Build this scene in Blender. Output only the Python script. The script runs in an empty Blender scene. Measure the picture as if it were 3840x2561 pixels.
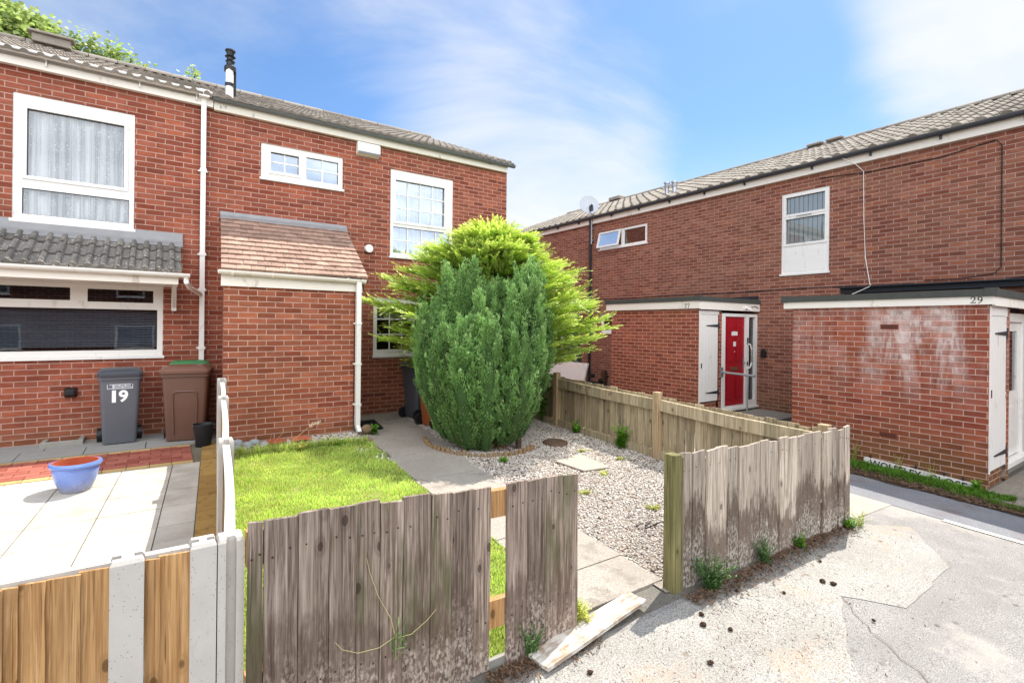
import bpy, bmesh, math, random
import numpy as np
from mathutils import Vector, Matrix
random.seed(7); rng = np.random.default_rng(7)
R = math.radians
SC = bpy.context.scene
COL = SC.collection

# ------------------------------------------------------------------ camera, sky, sun, exposure
CAM_YAW, CAM_ROLL = R(34.42), R(0.6)
cam_d = bpy.data.cameras.new("camera"); cam = bpy.data.objects.new("camera", cam_d); COL.objects.link(cam)
fwd = Vector((math.sin(CAM_YAW), math.cos(CAM_YAW), 0)); rgt = Vector((math.cos(CAM_YAW), -math.sin(CAM_YAW), 0)); upv = Vector((0, 0, 1))
r2 = rgt * math.cos(CAM_ROLL) + upv * math.sin(CAM_ROLL); u2 = upv * math.cos(CAM_ROLL) - rgt * math.sin(CAM_ROLL)
cam.matrix_world = Matrix(((r2.x, u2.x, -fwd.x, 0), (r2.y, u2.y, -fwd.y, 0), (r2.z, u2.z, -fwd.z, 1.95), (0, 0, 0, 1)))
cam_d.sensor_width = 36; cam_d.lens = 36 * 1906.28 / 3840; cam_d.shift_y = -57.8 / 3840
cam_d.clip_start = .05; cam_d.clip_end = 2000
SC.camera = cam

SUN_EL, SUN_AZ = R(58), R(20)                       # azimuth from +X towards +Y
sdir = Vector((math.cos(SUN_EL) * math.cos(SUN_AZ), math.cos(SUN_EL) * math.sin(SUN_AZ), math.sin(SUN_EL)))
sl = bpy.data.lights.new("sun", 'SUN'); sl.energy = 4.2; sl.angle = R(.5); sl.color = (1, .95, .87)
so = bpy.data.objects.new("sun", sl); so.rotation_euler = (-sdir).to_track_quat('-Z', 'Y').to_euler(); COL.objects.link(so)

W = bpy.data.worlds.new("World"); SC.world = W; W.use_nodes = True
def build_world():
    nt = W.node_tree; nt.nodes.clear(); N = nt.nodes.new; L = nt.links.new
    out = N('ShaderNodeOutputWorld'); bg = N('ShaderNodeBackground'); bg.inputs[1].default_value = .13
    sky = N('ShaderNodeTexSky'); sky.sky_type = 'NISHITA'; sky.sun_disc = False
    sky.sun_elevation = SUN_EL; sky.sun_rotation = R(90) - SUN_AZ; sky.air_density = 1.0; sky.dust_density = .6; sky.ozone_density = 1.6
    tc = N('ShaderNodeTexCoord'); sep = N('ShaderNodeSeparateXYZ'); L(tc.outputs['Generated'], sep.inputs[0])
    def math_(op, a, b=None, c=None, clamp=False):
        m = N('ShaderNodeMath'); m.operation = op; m.use_clamp = clamp
        for i, v in enumerate((a, b, c)):
            if v is None: continue
            if isinstance(v, (int, float)): m.inputs[i].default_value = v
            else: L(v, m.inputs[i])
        return m.outputs[0]
    zz = math_('MAXIMUM', sep.outputs[2], 0.0); den = math_('ADD', zz, .22)
    cx = math_('DIVIDE', sep.outputs[0], den); cy = math_('DIVIDE', sep.outputs[1], den)
    cb = N('ShaderNodeCombineXYZ'); L(cx, cb.inputs[0]); L(cy, cb.inputs[1])
    n1 = N('ShaderNodeTexNoise'); n1.inputs['Scale'].default_value = .95; n1.inputs['Detail'].default_value = 7; n1.inputs['Roughness'].default_value = .60; n1.inputs['Distortion'].default_value = .5
    mp = N('ShaderNodeMapping'); mp.inputs['Location'].default_value = (3.1, 1.7, 0); mp.inputs['Rotation'].default_value = (0, 0, R(35)); mp.inputs['Scale'].default_value = (1, 1.5, 1)
    L(cb.outputs[0], mp.inputs[0]); L(mp.outputs[0], n1.inputs['Vector'])
    def blob(yaw, el, size, amp):                    # a soft bank of cloud in one part of the sky
        d = Vector((math.sin(R(yaw)) * math.cos(R(el)), math.cos(R(yaw)) * math.cos(R(el)), math.sin(R(el))))
        vm = N('ShaderNodeVectorMath'); vm.operation = 'DOT_PRODUCT'; L(tc.outputs['Generated'], vm.inputs[0]); vm.inputs[1].default_value = d
        mr = N('ShaderNodeMapRange'); mr.interpolation_type = 'SMOOTHSTEP'; L(vm.outputs['Value'], mr.inputs[0])
        mr.inputs[1].default_value = math.cos(R(size)); mr.inputs[2].default_value = 1.0; mr.inputs[3].default_value = 0; mr.inputs[4].default_value = amp
        return mr.outputs[0]
    f = n1.outputs['Fac']
    for b in BLOBS: f = math_('ADD', f, blob(*b))
    cl = N('ShaderNodeMapRange'); cl.interpolation_type = 'SMOOTHSTEP'; L(f, cl.inputs[0])
    cl.inputs[1].default_value = .36; cl.inputs[2].default_value = .98
    hz = N('ShaderNodeMapRange'); hz.interpolation_type = 'SMOOTHSTEP'; L(zz, hz.inputs[0])
    hz.inputs[1].default_value = .36; hz.inputs[2].default_value = .05; hz.inputs[3].default_value = 0; hz.inputs[4].default_value = .75
    fac = math_('MAXIMUM', cl.outputs[0], hz.outputs[0]); fac = math_('MINIMUM', fac, .97)
    sc = N('ShaderNodeMix'); sc.data_type = 'RGBA'; sc.blend_type = 'MULTIPLY'; sc.inputs[0].default_value = 1
    L(sky.outputs[0], sc.inputs[6]); sc.inputs[7].default_value = SKYMUL
    mx = N('ShaderNodeMix'); mx.data_type = 'RGBA'; L(fac, mx.inputs[0]); L(sc.outputs[2], mx.inputs[6]); 
    vb = N('ShaderNodeVectorMath'); vb.operation = 'DOT_PRODUCT'; L(tc.outputs['Generated'], vb.inputs[0]); vb.inputs[1].default_value = Vector((-.45, -.85, .25)).normalized()
    br_ = N('ShaderNodeMapRange'); br_.interpolation_type = 'SMOOTHSTEP'; L(vb.outputs['Value'], br_.inputs[0]); br_.inputs[1].default_value = -.1; br_.inputs[2].default_value = .8; br_.inputs[3].default_value = 1.0; br_.inputs[4].default_value = CLOUD_FILL   # unseen clouds behind the camera, brightened to fill the shaded house fronts
    cm = N('ShaderNodeMix'); cm.data_type = 'RGBA'; cm.blend_type = 'MULTIPLY'; cm.inputs[0].default_value = 1; cm.inputs[6].default_value = CLOUD; L(br_.outputs[0], cm.inputs[7]); L(cm.outputs[2], mx.inputs[7])
    L(mx.outputs[2], bg.inputs[0]); L(bg.outputs[0], out.inputs[0])
SKYMUL = (.46, .60, .73, 1); CLOUD = (3.9, 4.0, 4.1, 1); CLOUD_FILL = 4.2
BLOBS = [(79, 26, 13, .44), (60, 20, 12, -.26), (25, 29, 12, .15), (38, 12, 24, .34), (200, 35, 80, .30), (47, 27, 8, -.14), (4, 26, 16, -.03)]  # widest bank is out of view, added to light the house fronts
build_world()
SC.view_settings.view_transform = 'Standard'; SC.view_settings.look = 'None'; SC.view_settings.gamma = 1
SC.view_settings.exposure = .95
SC.cycles.max_bounces = 6; SC.cycles.diffuse_bounces = 3; SC.cycles.glossy_bounces = 3; SC.cycles.transmission_bounces = 4; SC.cycles.transparent_max_bounces = 8
SC.cycles.use_denoising = True; SC.cycles.sample_clamp_indirect = 6; SC.cycles.caustics_reflective = False; SC.cycles.caustics_refractive = False

# ------------------------------------------------------------------ helpers
def lin(h):
    if isinstance(h, str): h = [int(h[i:i + 2], 16) / 255 for i in (0, 2, 4)]
    return tuple((c / 12.92 if c <= .04045 else ((c + .055) / 1.055) ** 2.4) for c in h) + (1,)
def gz(x, y):
    return .042 * min(max(y, -14), 7.6) - .10 * min(max((x - 5.6) / 2.5, 0), 1)

class MB:
    def __init__(s): s.v = []; s.f = []
    def add(s, vs, fs):
        o = len(s.v); s.v.extend([tuple(v) for v in vs]); s.f.extend([tuple(i + o for i in f) for f in fs]); return s
    def box(s, x0, x1, y0, y1, z0, z1):
        x0, x1 = sorted((x0, x1)); y0, y1 = sorted((y0, y1)); z0, z1 = sorted((z0, z1))
        return s.add([(x0, y0, z0), (x1, y0, z0), (x1, y1, z0), (x0, y1, z0), (x0, y0, z1), (x1, y0, z1), (x1, y1, z1), (x0, y1, z1)],
                     [(0, 3, 2, 1), (4, 5, 6, 7), (0, 1, 5, 4), (1, 2, 6, 5), (2, 3, 7, 6), (3, 0, 4, 7)])
    def prism(s, pts, d, cap=True):                  # polygon pts (3D) swept by vector d
        n = len(pts); vs = [tuple(p) for p in pts] + [tuple(Vector(p) + Vector(d)) for p in pts]
        fs = [(i, (i + 1) % n, n + (i + 1) % n, n + i) for i in range(n)]
        if cap: fs += [tuple(range(n))[::-1], tuple(range(n, 2 * n))]
        return s.add(vs, fs)
    def tube(s, pts, r, seg=8, r1=None, cap=True):
        pts = [Vector(p) for p in pts]; n = len(pts); vs = []; fs = []
        for i, p in enumerate(pts):
            d = (pts[min(i + 1, n - 1)] - pts[max(i - 1, 0)]).normalized()
            a = d.cross(Vector((0, 0, 1)))
            if a.length < .05: a = d.cross(Vector((1, 0, 0)))
            a.normalize(); b = a.cross(d); rr = r if r1 is None else r + (r1 - r) * i / max(n - 1, 1)
            for k in range(seg):
                t = 2 * math.pi * k / seg; vs.append(p + (a * math.cos(t) + b * math.sin(t)) * rr)
        for i in range(n - 1):
            for k in range(seg): fs.append((i * seg + k, i * seg + (k + 1) % seg, (i + 1) * seg + (k + 1) % seg, (i + 1) * seg + k))
        if cap: fs += [tuple(range(seg)), tuple(range((n - 1) * seg, n * seg))[::-1]]
        return s.add(vs, fs)
    def loft(s, rings, cap=True):
        n = len(rings[0]); vs = [tuple(p) for r_ in rings for p in r_]; fs = []
        for i in range(len(rings) - 1):
            for k in range(n): fs.append((i * n + k, i * n + (k + 1) % n, (i + 1) * n + (k + 1) % n, (i + 1) * n + k))
        if cap: fs += [tuple(range(n))[::-1], tuple(range((len(rings) - 1) * n, len(rings) * n))]
        return s.add(vs, fs)
    def lathe(s, prof, c=(0, 0, 0), seg=28):
        rings = [[(c[0] + r_ * math.cos(2 * math.pi * k / seg), c[1] + r_ * math.sin(2 * math.pi * k / seg), c[2] + z) for k in range(seg)] for r_, z in prof]
        return s.loft(rings)
    def xf(s, M):
        s.v = [tuple(M @ Vector(v)) for v in s.v]; return s
    def build(s, name, mat, parent=None, smooth=False, bevel=0):
        if parent is not None:
            o0 = root_loc(parent); vs = [(v[0] - o0.x, v[1] - o0.y, v[2] - o0.z) for v in s.v]
        else: vs = s.v
        me = bpy.data.meshes.new(name); me.from_pydata(vs, [], s.f); me.update()
        bm = bmesh.new(); bm.from_mesh(me); bmesh.ops.recalc_face_normals(bm, faces=bm.faces)
        if bevel: bmesh.ops.bevel(bm, geom=[e for e in bm.edges if e.is_manifold and e.calc_face_angle(0) > .5], offset=bevel, segments=1, affect='EDGES', profile=.5)
        bm.to_mesh(me); bm.free()
        if smooth:
            for p in me.polygons: p.use_smooth = True
            try: me.set_sharp_from_angle(angle=R(40))
            except Exception: pass
        return link(name, me, mat, parent)
def link(name, me, mat, parent=None):
    if mat is not None: me.materials.append(mat)
    o = bpy.data.objects.new(name, me); COL.objects.link(o)
    if parent is not None: o.parent = parent
    return o
def root_loc(o):
    while o.parent is not None: o = o.parent
    return o.location
def tag(o, label=None, cat=None, group=None, kind=None):
    if label: o['label'] = label
    if cat: o['category'] = cat
    if group: o['group'] = group
    if kind: o['kind'] = kind
    return o
def thing(name, label, cat, loc=(0, 0, 0), group=None):
    o = bpy.data.objects.new(name, None); COL.objects.link(o); o.location = loc; o.empty_display_size = .1
    return tag(o, label, cat, group)
def np_mesh(name, V, F, mat, parent=None, attr=None, smooth=False):
    V = np.asarray(V, np.float32).reshape(-1, 3); F = np.asarray(F, np.int32)
    if parent is not None:
        l = root_loc(parent); V = V - np.array([l.x, l.y, l.z], np.float32)
    me = bpy.data.meshes.new(name); k = F.shape[1]
    me.vertices.add(len(V)); me.vertices.foreach_set('co', V.ravel())
    me.loops.add(F.size); me.loops.foreach_set('vertex_index', F.ravel())
    me.polygons.add(len(F)); me.polygons.foreach_set('loop_start', np.arange(0, F.size, k, dtype=np.int32))
    try: me.polygons.foreach_set('loop_total', np.full(len(F), k, np.int32))
    except Exception: pass
    if attr is not None:
        a = me.attributes.new('tip', 'FLOAT', 'POINT'); a.data.foreach_set('value', np.asarray(attr, np.float32))
    me.update(); me.validate()
    if smooth: me.polygons.foreach_set('use_smooth', np.ones(len(F), bool))
    return link(name, me, mat, parent)
def nrm(a): return a / np.maximum(np.linalg.norm(a, axis=-1, keepdims=True), 1e-9)

# ------------------------------------------------------------------ materials
class NT:
    def __init__(s, name):
        s.m = bpy.data.materials.new(name); s.m.use_nodes = True; s.t = s.m.node_tree; s.t.nodes.clear()
        s.out = s.n('ShaderNodeOutputMaterial'); s.p = s.n('ShaderNodeBsdfPrincipled'); s.l(s.p.outputs[0], s.out.inputs[0])
        s.geo = s.n('ShaderNodeNewGeometry')
    def n(s, t): return s.t.nodes.new(t)
    def l(s, a, b): s.t.links.new(a, b)
    def setv(s, sock, v):
        if isinstance(v, (int, float, tuple)): sock.default_value = v
        else: s.l(v, sock)
    def pos(s, scale=(1, 1, 1), loc=(0, 0, 0), rot=(0, 0, 0)):
        m = s.n('ShaderNodeMapping'); m.inputs['Scale'].default_value = scale; m.inputs['Location'].default_value = loc; m.inputs['Rotation'].default_value = rot
        s.l(s.geo.outputs['Position'], m.inputs[0]); return m.outputs[0]
    def noise(s, vec, scale, detail=4, rough=.55, dist=0):
        x = s.n('ShaderNodeTexNoise'); x.inputs['Scale'].default_value = scale; x.inputs['Detail'].default_value = detail; x.inputs['Roughness'].default_value = rough; x.inputs['Distortion'].default_value = dist
        s.l(vec, x.inputs['Vector']); return x.outputs['Fac']
    def voro(s, vec, scale, feature='F1', out='Distance', rand=1):
        x = s.n('ShaderNodeTexVoronoi'); x.feature = feature; x.inputs['Scale'].default_value = scale; x.inputs['Randomness'].default_value = rand
        s.l(vec, x.inputs['Vector']); return x.outputs[out]
    def rng(s, v, a, b, c=0., d=1., smooth=True):
        x = s.n('ShaderNodeMapRange'); x.interpolation_type = 'SMOOTHSTEP' if smooth else 'LINEAR'; s.setv(x.inputs[0], v)
        for i, q in enumerate((a, b, c, d)): x.inputs[i + 1].default_value = q
        return x.outputs[0]
    def mix(s, f, a, b, mode='MIX'):
        x = s.n('ShaderNodeMix'); x.data_type = 'RGBA'; x.blend_type = mode; s.setv(x.inputs[0], f); s.setv(x.inputs[6], a); s.setv(x.inputs[7], b); return x.outputs[2]
    def math(s, op, a, b=0., c=0.):
        x = s.n('ShaderNodeMath'); x.operation = op
        for i, q in enumerate((a, b, c)): s.setv(x.inputs[i], q)
        return x.outputs[0]
    def hsv(s, col, h=.5, sa=1., v=1.):
        x = s.n('ShaderNodeHueSaturation'); s.setv(x.inputs['Hue'], h); s.setv(x.inputs['Saturation'], sa); s.setv(x.inputs['Value'], v); s.setv(x.inputs['Color'], col); return x.outputs[0]
    def bump(s, h, strength=.3, dist=.01):
        x = s.n('ShaderNodeBump'); x.inputs['Strength'].default_value = strength; x.inputs['Distance'].default_value = dist; s.l(h, x.inputs['Height']); s.l(x.outputs[0], s.p.inputs['Normal'])
    def sep(s): x = s.n('ShaderNodeSeparateXYZ'); s.l(s.geo.outputs['Position'], x.inputs[0]); return x.outputs
    def fin(s, col, rough=.6, spec=.3, metal=0.):
        s.setv(s.p.inputs['Base Color'], col); s.setv(s.p.inputs['Roughness'], rough); s.p.inputs['Specular IOR Level'].default_value = spec; s.p.inputs['Metallic'].default_value = metal
        return s.m
    @property
    def island(s): return s.geo.outputs['Random Per Island']

def plain(name, col, rough=.5, spec=.4, var=.12, scale=6, dirt=None, metal=0., bump=0):
    t = NT(name); c = lin(col) if isinstance(col, str) else col + (1,)
    p = t.pos(); f = t.noise(p, scale, 5, .6)
    cc = t.mix(f, tuple(q * (1 - var) for q in c[:3]) + (1,), tuple(min(1, q * (1 + var)) for q in c[:3]) + (1,))
    if dirt:
        g = t.noise(t.pos((1, 1, .5)), dirt[1], 6, .65); cc = t.mix(t.rng(g, dirt[2], dirt[2] + .12), cc, lin(dirt[0]))
    if bump: t.bump(t.noise(p, scale * 8, 4, .6), bump, .004)
    return t.fin(cc, rough, spec, metal)

def brick(name, ca, cb, mortar, off=(0, 0), eff=False, brown=None, moss=.0, val=1.0):
    t = NT(name); s = t.sep(); nx = t.n('ShaderNodeSeparateXYZ'); t.l(t.geo.outputs['Normal'], nx.inputs[0])
    side = t.math('GREATER_THAN', t.math('ABSOLUTE', nx.outputs[0]), .6)
    u = t.math('ADD', t.math('MULTIPLY', s[0], t.math('SUBTRACT', 1., side)), t.math('MULTIPLY', s[1], side))
    cbn = t.n('ShaderNodeCombineXYZ'); t.l(t.math('ADD', u, off[0]), cbn.inputs[0]); t.l(t.math('ADD', s[2], off[1]), cbn.inputs[1])
    wob = t.n('ShaderNodeTexNoise'); wob.inputs['Scale'].default_value = 9; wob.inputs['Detail'].default_value = 3; t.l(cbn.outputs[0], wob.inputs['Vector'])
    add = t.n('ShaderNodeVectorMath'); add.operation = 'MULTIPLY_ADD'; t.l(wob.outputs['Color'], add.inputs[0]); add.inputs[1].default_value = (.006, .006, 0); t.l(cbn.outputs[0], add.inputs[2])
    b = t.n('ShaderNodeTexBrick'); t.l(add.outputs[0], b.inputs['Vector'])
    for k, v in (('Scale', 1.), ('Mortar Size', .0062), ('Mortar Smooth', .25), ('Bias', .0), ('Brick Width', .225), ('Row Height', .075)): b.inputs[k].default_value = v
    b.offset = .5
    b.inputs['Color1'].default_value = ca; b.inputs['Color2'].default_value = cb; b.inputs['Mortar'].default_value = mortar
    b2 = t.n('ShaderNodeTexBrick'); t.l(add.outputs[0], b2.inputs['Vector']); b2.offset = .5
    for k, v in (('Scale', 1.), ('Mortar Size', .0), ('Bias', .0), ('Brick Width', .225), ('Row Height', .075)): b2.inputs[k].default_value = v
    b2.inputs['Color1'].default_value = (0, 0, 0, 1); b2.inputs['Color2'].default_value = (1, 1, 1, 1); br = t.n('ShaderNodeTexWhiteNoise'); br.noise_dimensions = '1D'; t.l(b2.outputs['Color'], br.inputs['W']); br = br.outputs['Value']
    f1 = t.noise(t.pos(), 1.1, 4, .6); f2 = t.noise(t.pos((1, 1, 3.)), 22, 6, .7); f3 = t.noise(t.pos(), 90, 3, .6)
    col = b.outputs['Color']; col = t.mix(t.rng(br, .80, .84, 0, .42), col, tuple(c * q for c, q in zip(ca[:3], (.55, .62, .75))) + (1,)); col = t.mix(t.rng(br, .13, .10, 0, .4), col, tuple(min(1, c * q) for c, q in zip(cb[:3], (1.25, 1.12, .85))) + (1,))
    col = t.mix(t.rng(f2, .3, .72, 0, .42), col, tuple(c * .55 for c in ca[:3]) + (1,))
    col = t.mix(t.rng(f3, .62, .8, 0, .35), col, lin('d8b8a8'))
    if brown is not None: col = t.mix(t.rng(f1, .42, .66, 0, .6), col, t.mix(.55, b.outputs['Color'], brown))
    col = t.mix(t.rng(t.noise(t.pos((1, 1, .12)), 5.5, 5, .7), .56, .74, 0, .32), col, tuple(c * .45 for c in ca[:3]) + (1,))     # rain streaks
    zl = t.rng(s[2], .1, .75, .0, 1.)                                   # damp, greenish bricks low down
    col = t.mix(t.math('MULTIPLY', t.math('SUBTRACT', 1., zl), moss), col, t.mix(.6, col, lin('55502c')))
    col = t.mix(b.outputs['Fac'], col, t.mix(t.noise(t.pos(), 14, 4), mortar, tuple(c * .78 for c in mortar[:3]) + (1,)))
    if eff:                                                              # white lime bloom running down from under the fascia
        q = t.noise(t.pos((1, 1.7, .36), (0, 3.3, 0)), 2.3, 6, .66, .5); q2 = t.noise(t.pos((1, 1, 1)), 17, 5, .75)
        my = t.rng(s[1], 3.55, 2.9, .25, 1.); mz = t.rng(s[2], .85, 1.75, 0, 1.); edge = t.rng(s[1], 1.9, 2.15, .2, 1.)
        m = t.math('MULTIPLY', t.math('MULTIPLY', t.rng(q, .36, .60), my), t.math('MULTIPLY', mz, edge))
        m = t.math('MULTIPLY', t.math('MULTIPLY', m, t.rng(q2, .2, .62, .35, 1.)), t.rng(br, 0., 1., .45, 1.1, False))
        col = t.mix(t.math('MULTIPLY', m, .85), col, lin('ddd0ca'))
    col = t.hsv(col, .5, 1., val)
    col = t.hsv(col, .5, 1., t.rng(t.noise(t.pos((1.6, 1.6, 6.)), 2.6, 3, .6), .3, .7, .86, 1.12))
    h = t.math('ADD', t.math('MULTIPLY', b.outputs['Fac'], -1.), t.math('MULTIPLY', f2, .35)); t.bump(h, .55, .006)
    return t.fin(col, .85, .2)

def wood(name, base, dark, pale, grain=1.0, bleach=0., green=0., low=None, rough=.85, island=.25, tide=.85):
    """weathered or new timber; grain runs along z, tone changes from board to board"""
    t = NT(name); s = t.sep(); oi = t.n('ShaderNodeObjectInfo'); isl = t.math('FRACT', t.math('ADD', t.island, oi.outputs['Random']))
    ofs = t.n('ShaderNodeCombineXYZ'); t.l(t.math('MULTIPLY', isl, 37.), ofs.inputs[0]); t.l(t.math('MULTIPLY', isl, 11.), ofs.inputs[2])
    ad = t.n('ShaderNodeVectorMath'); t.l(t.geo.outputs['Position'], ad.inputs[0]); t.l(ofs.outputs[0], ad.inputs[1])
    def P(sc, rot=(0, 0, 0)):
        m = t.n('ShaderNodeMapping'); m.inputs['Scale'].default_value = sc; t.l(ad.outputs[0], m.inputs[0]); return m.outputs[0]
    g1 = t.noise(P((1, 1, .03)), 85 * grain, 5, .66, .5); g2 = t.noise(P((1, 1, .06)), 24, 5, .6, .8); g3 = t.noise(P((1, 1, .35)), 5.5, 5, .65, .3); g4 = t.noise(P((1, 1, .6)), 60, 4, .7)
    col = t.mix(t.rng(g1, .32, .68), dark, base); col = t.mix(t.rng(g2, .5, .75, 0, .5), col, pale); col = t.mix(t.rng(g3, .55, .72, 0, .35), col, dark); hl = t.noise(P((1, 1, .012)), 130, 3, .5, .8); col = t.mix(t.math('MULTIPLY', t.rng(hl, .62, .68), .8), col, tuple(c * .45 for c in dark[:3]) + (1,)); hp = t.noise(P((1, 1, .02)), 90, 4, .6); col = t.mix(t.rng(hp, .58, .68, 0, .55), col, pale)
    if green: col = t.mix(t.rng(t.noise(P((1, 1, .25)), 4.2, 4, .6), .5, .68, 0, green), col, lin('4a4a30'))
    kv = t.voro(P((1, 1, .55)), 8.0); kn = t.rng(kv, .15, .09); kr = t.math('MULTIPLY', t.rng(kv, .27, .16), t.rng(kv, .12, .17))
    col = t.mix(t.math('MULTIPLY', kr, .45), col, dark); col = t.mix(t.math('MULTIPLY', kn, .8), col, tuple(c * .35 for c in dark[:3]) + (1,))
    if low is not None:                                                # bleached, flaking foot of the boards with a dark tide line above
        z0, z1 = low; n = t.noise(P((1, 1, .16)), 30, 5, .7); hgt = t.math('ADD', t.math('ADD', s[2], t.math('MULTIPLY', t.math('SUBTRACT', n, .5), .8)), t.math('ADD', t.math('MULTIPLY', isl, .28), t.math('MULTIPLY', t.noise(P((1, 1, .5)), 9, 3), .4))); hgt = t.math('SUBTRACT', hgt, .34)
        col = t.mix(t.math('MULTIPLY', t.rng(hgt, z1 + .14, z1 - .04), tide), col, t.mix(.7, dark, lin('46332a')))
        fl = t.math('MULTIPLY', t.rng(hgt, z1 - .02, z0), t.rng(g4, .42, .6)); col = t.mix(t.math('MULTIPLY', fl, bleach), col, pale)
    col = t.hsv(col, .5, 1., t.math('ADD', 1. - island / 2, t.math('MULTIPLY', isl, island)))
    t.bump(t.math('ADD', g1, t.math('MULTIPLY', g4, .4)), .45, .004)
    return t.fin(col, rough, .15)

def glass(name, tint=(.9, .95, 1), refl=.10):
    t = NT(name); t.t.nodes.remove(t.p)
    fr = t.n('ShaderNodeFresnel'); fr.inputs[0].default_value = 1.52
    f = t.math('ADD', t.math('MULTIPLY', fr.outputs[0], 1.25), refl)
    tr = t.n('ShaderNodeBsdfTransparent'); tr.inputs[0].default_value = tint + (1,)
    gl = t.n('ShaderNodeBsdfGlossy'); gl.inputs['Roughness'].default_value = .015; gl.inputs[0].default_value = (.95, .97, 1, 1)
    t.bump_free = None
    bp = t.n('ShaderNodeBump'); bp.inputs['Strength'].default_value = .035; bp.inputs['Distance'].default_value = .02; t.l(t.noise(t.pos(), 1.7, 2), bp.inputs['Height']); t.l(bp.outputs[0], gl.inputs['Normal'])
    mx = t.n('ShaderNodeMixShader'); t.l(f, mx.inputs[0]); t.l(tr.outputs[0], mx.inputs[1]); t.l(gl.outputs[0], mx.inputs[2]); t.l(mx.outputs[0], t.out.inputs[0])
    return t.m

def leaf(name, cold, colm, colt, trans=.35, rough=.5, var=.35, straw=False):
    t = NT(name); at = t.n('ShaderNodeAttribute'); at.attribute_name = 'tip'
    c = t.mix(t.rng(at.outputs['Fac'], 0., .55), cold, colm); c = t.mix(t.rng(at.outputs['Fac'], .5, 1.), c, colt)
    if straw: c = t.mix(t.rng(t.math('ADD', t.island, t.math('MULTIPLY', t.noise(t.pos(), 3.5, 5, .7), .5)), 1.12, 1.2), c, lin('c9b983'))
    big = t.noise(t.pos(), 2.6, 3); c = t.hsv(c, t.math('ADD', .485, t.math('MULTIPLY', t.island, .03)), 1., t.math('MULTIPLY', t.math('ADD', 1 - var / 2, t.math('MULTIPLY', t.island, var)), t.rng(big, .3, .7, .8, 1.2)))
    t.fin(c, rough, .25)
    tl = t.n('ShaderNodeBsdfTranslucent'); t.l(t.hsv(c, .49, 1.1, 1.25), tl.inputs[0])
    mx = t.n('ShaderNodeMixShader'); mx.inputs[0].default_value = trans; t.l(t.p.outputs[0], mx.inputs[1]); t.l(tl.outputs[0], mx.inputs[2]); t.l(mx.outputs[0], t.out.inputs[0])
    return t.m

def tiles(name, base, dark, lichen, lam=.35, moss=None):
    t = NT(name); p = t.pos(); isl = t.island
    c = t.mix(t.noise(p, 7, 5, .65), dark, base); c = t.mix(t.rng(t.noise(p, 31, 5, .75), .56, .68, 0, lam), c, lichen)
    c = t.mix(t.rng(t.voro(p, 13), .16, .07, 0, .7 * lam), c, lichen)
    if moss: c = t.mix(t.rng(t.noise(p, 3.1, 5, .7), .56, .7, 0, .6), c, moss)
    c = t.hsv(c, .5, 1., t.math('ADD', .78, t.math('MULTIPLY', isl, .44)))
    t.bump(t.noise(p, 70, 4, .7), .4, .004); return t.fin(c, .88, .15)

def ground_mat(name, cols, sp=(110, .5), speck=None, big=None, spots=None):
    t = NT(name); p = t.pos(); c = t.mix(t.rng(t.noise(p, 2.2, 6, .62), .32, .68), cols[0], cols[1])
    v = t.noise(p, sp[0], 3, .7); c = t.mix(t.rng(v, .35, .66), tuple(q * (1 - sp[1]) for q in cols[0][:3]) + (1,), c)
    if speck: c = t.mix(t.rng(t.voro(p, speck[1]), speck[2], speck[2] * .4, 0, .85), c, speck[0])
    if big: c = t.mix(t.rng(t.noise(t.pos((1, 1, 1), (big[2], big[2], 0)), big[1], 6, .7), .52, .66, 0, big[3]), c, big[0])
    if spots: c = t.mix(t.math('MULTIPLY', t.rng(t.voro(p, spots[1]), .22, .1), t.rng(t.noise(p, 1.3, 3), .45, .6)), c, spots[0])
    t.bump(v, .5, .006); return t.fin(c, .9, .15)

M = {}
M['brick_left'] = brick('left house brick', lin('81402f'), lin('a6614c'), lin('b79485'), (0, .03), brown=lin('6f4030'), moss=.7)
M['brick_porch'] = brick('porch brick', lin('844331'), lin('a9654d'), lin('ba9887'), (.082, .003), brown=lin('70452c'), moss=.9)
M['brick_right'] = brick('right terrace brick', lin('7d4636'), lin('9c6855'), lin('ae9184'), (.05, .04), brown=lin('7a5844'), moss=.5)
M['brick_store'] = brick('store brick', lin('84402f'), lin('a65f4a'), lin('c09d8e'), (.05, .02), brown=lin('77492f'), moss=.7)
M['brick_eff'] = brick('store brick with lime bloom', lin('84402f'), lin('a65f4a'), lin('c09d8e'), (.065, .02), eff=True, brown=lin('77492f'), moss=.9)
M['upvc'] = plain('white plastic', 'e6e3de', .35, .5, .03, 6, dirt=('cdc7bc', 7, .58))
M['fascia'] = plain('fascia board', 'e9e2d8', .5, .4, .05, 4, dirt=('b9aa98', 3, .62))
M['fascia_dirty'] = plain('stained fascia board', 'dcd6c8', .6, .3, .08, 5, dirt=('4b463c', 5, .60))
M['gutter_grey'] = plain('grey gutter', '6d7275', .5, .4, .12, 6)
M['gutter_black'] = plain('black gutter', '3c3d44', .45, .4, .12, 6)
M['felt'] = plain('roofing felt edge', '4a4c48', .8, .2, .25, 9)
M['felt_dark'] = plain('dark roof trim', '2c2f36', .55, .3, .2, 9)
M['lead'] = plain('lead flashing', '8c8b8c', .55, .4, .25, 5, metal=.25, bump=.2)
M['tile_left'] = tiles('concrete roof tile', lin('938a80'), lin('6e675f'), lin('b6b0a2'), .5)
M['tile_awning'] = tiles('dark concrete tile with lichen', lin('7c7771'), lin('5f5b56'), lin('d4d0c5'), .8)
M['tile_right'] = tiles('pale concrete roof tile', lin('8f877d'), lin('6f685f'), lin('c4beb4'), .4)
M['tile_plain'] = tiles('plain clay tile', lin('a38a7b'), lin('826355'), lin('dcd2c8'), .6)
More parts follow.
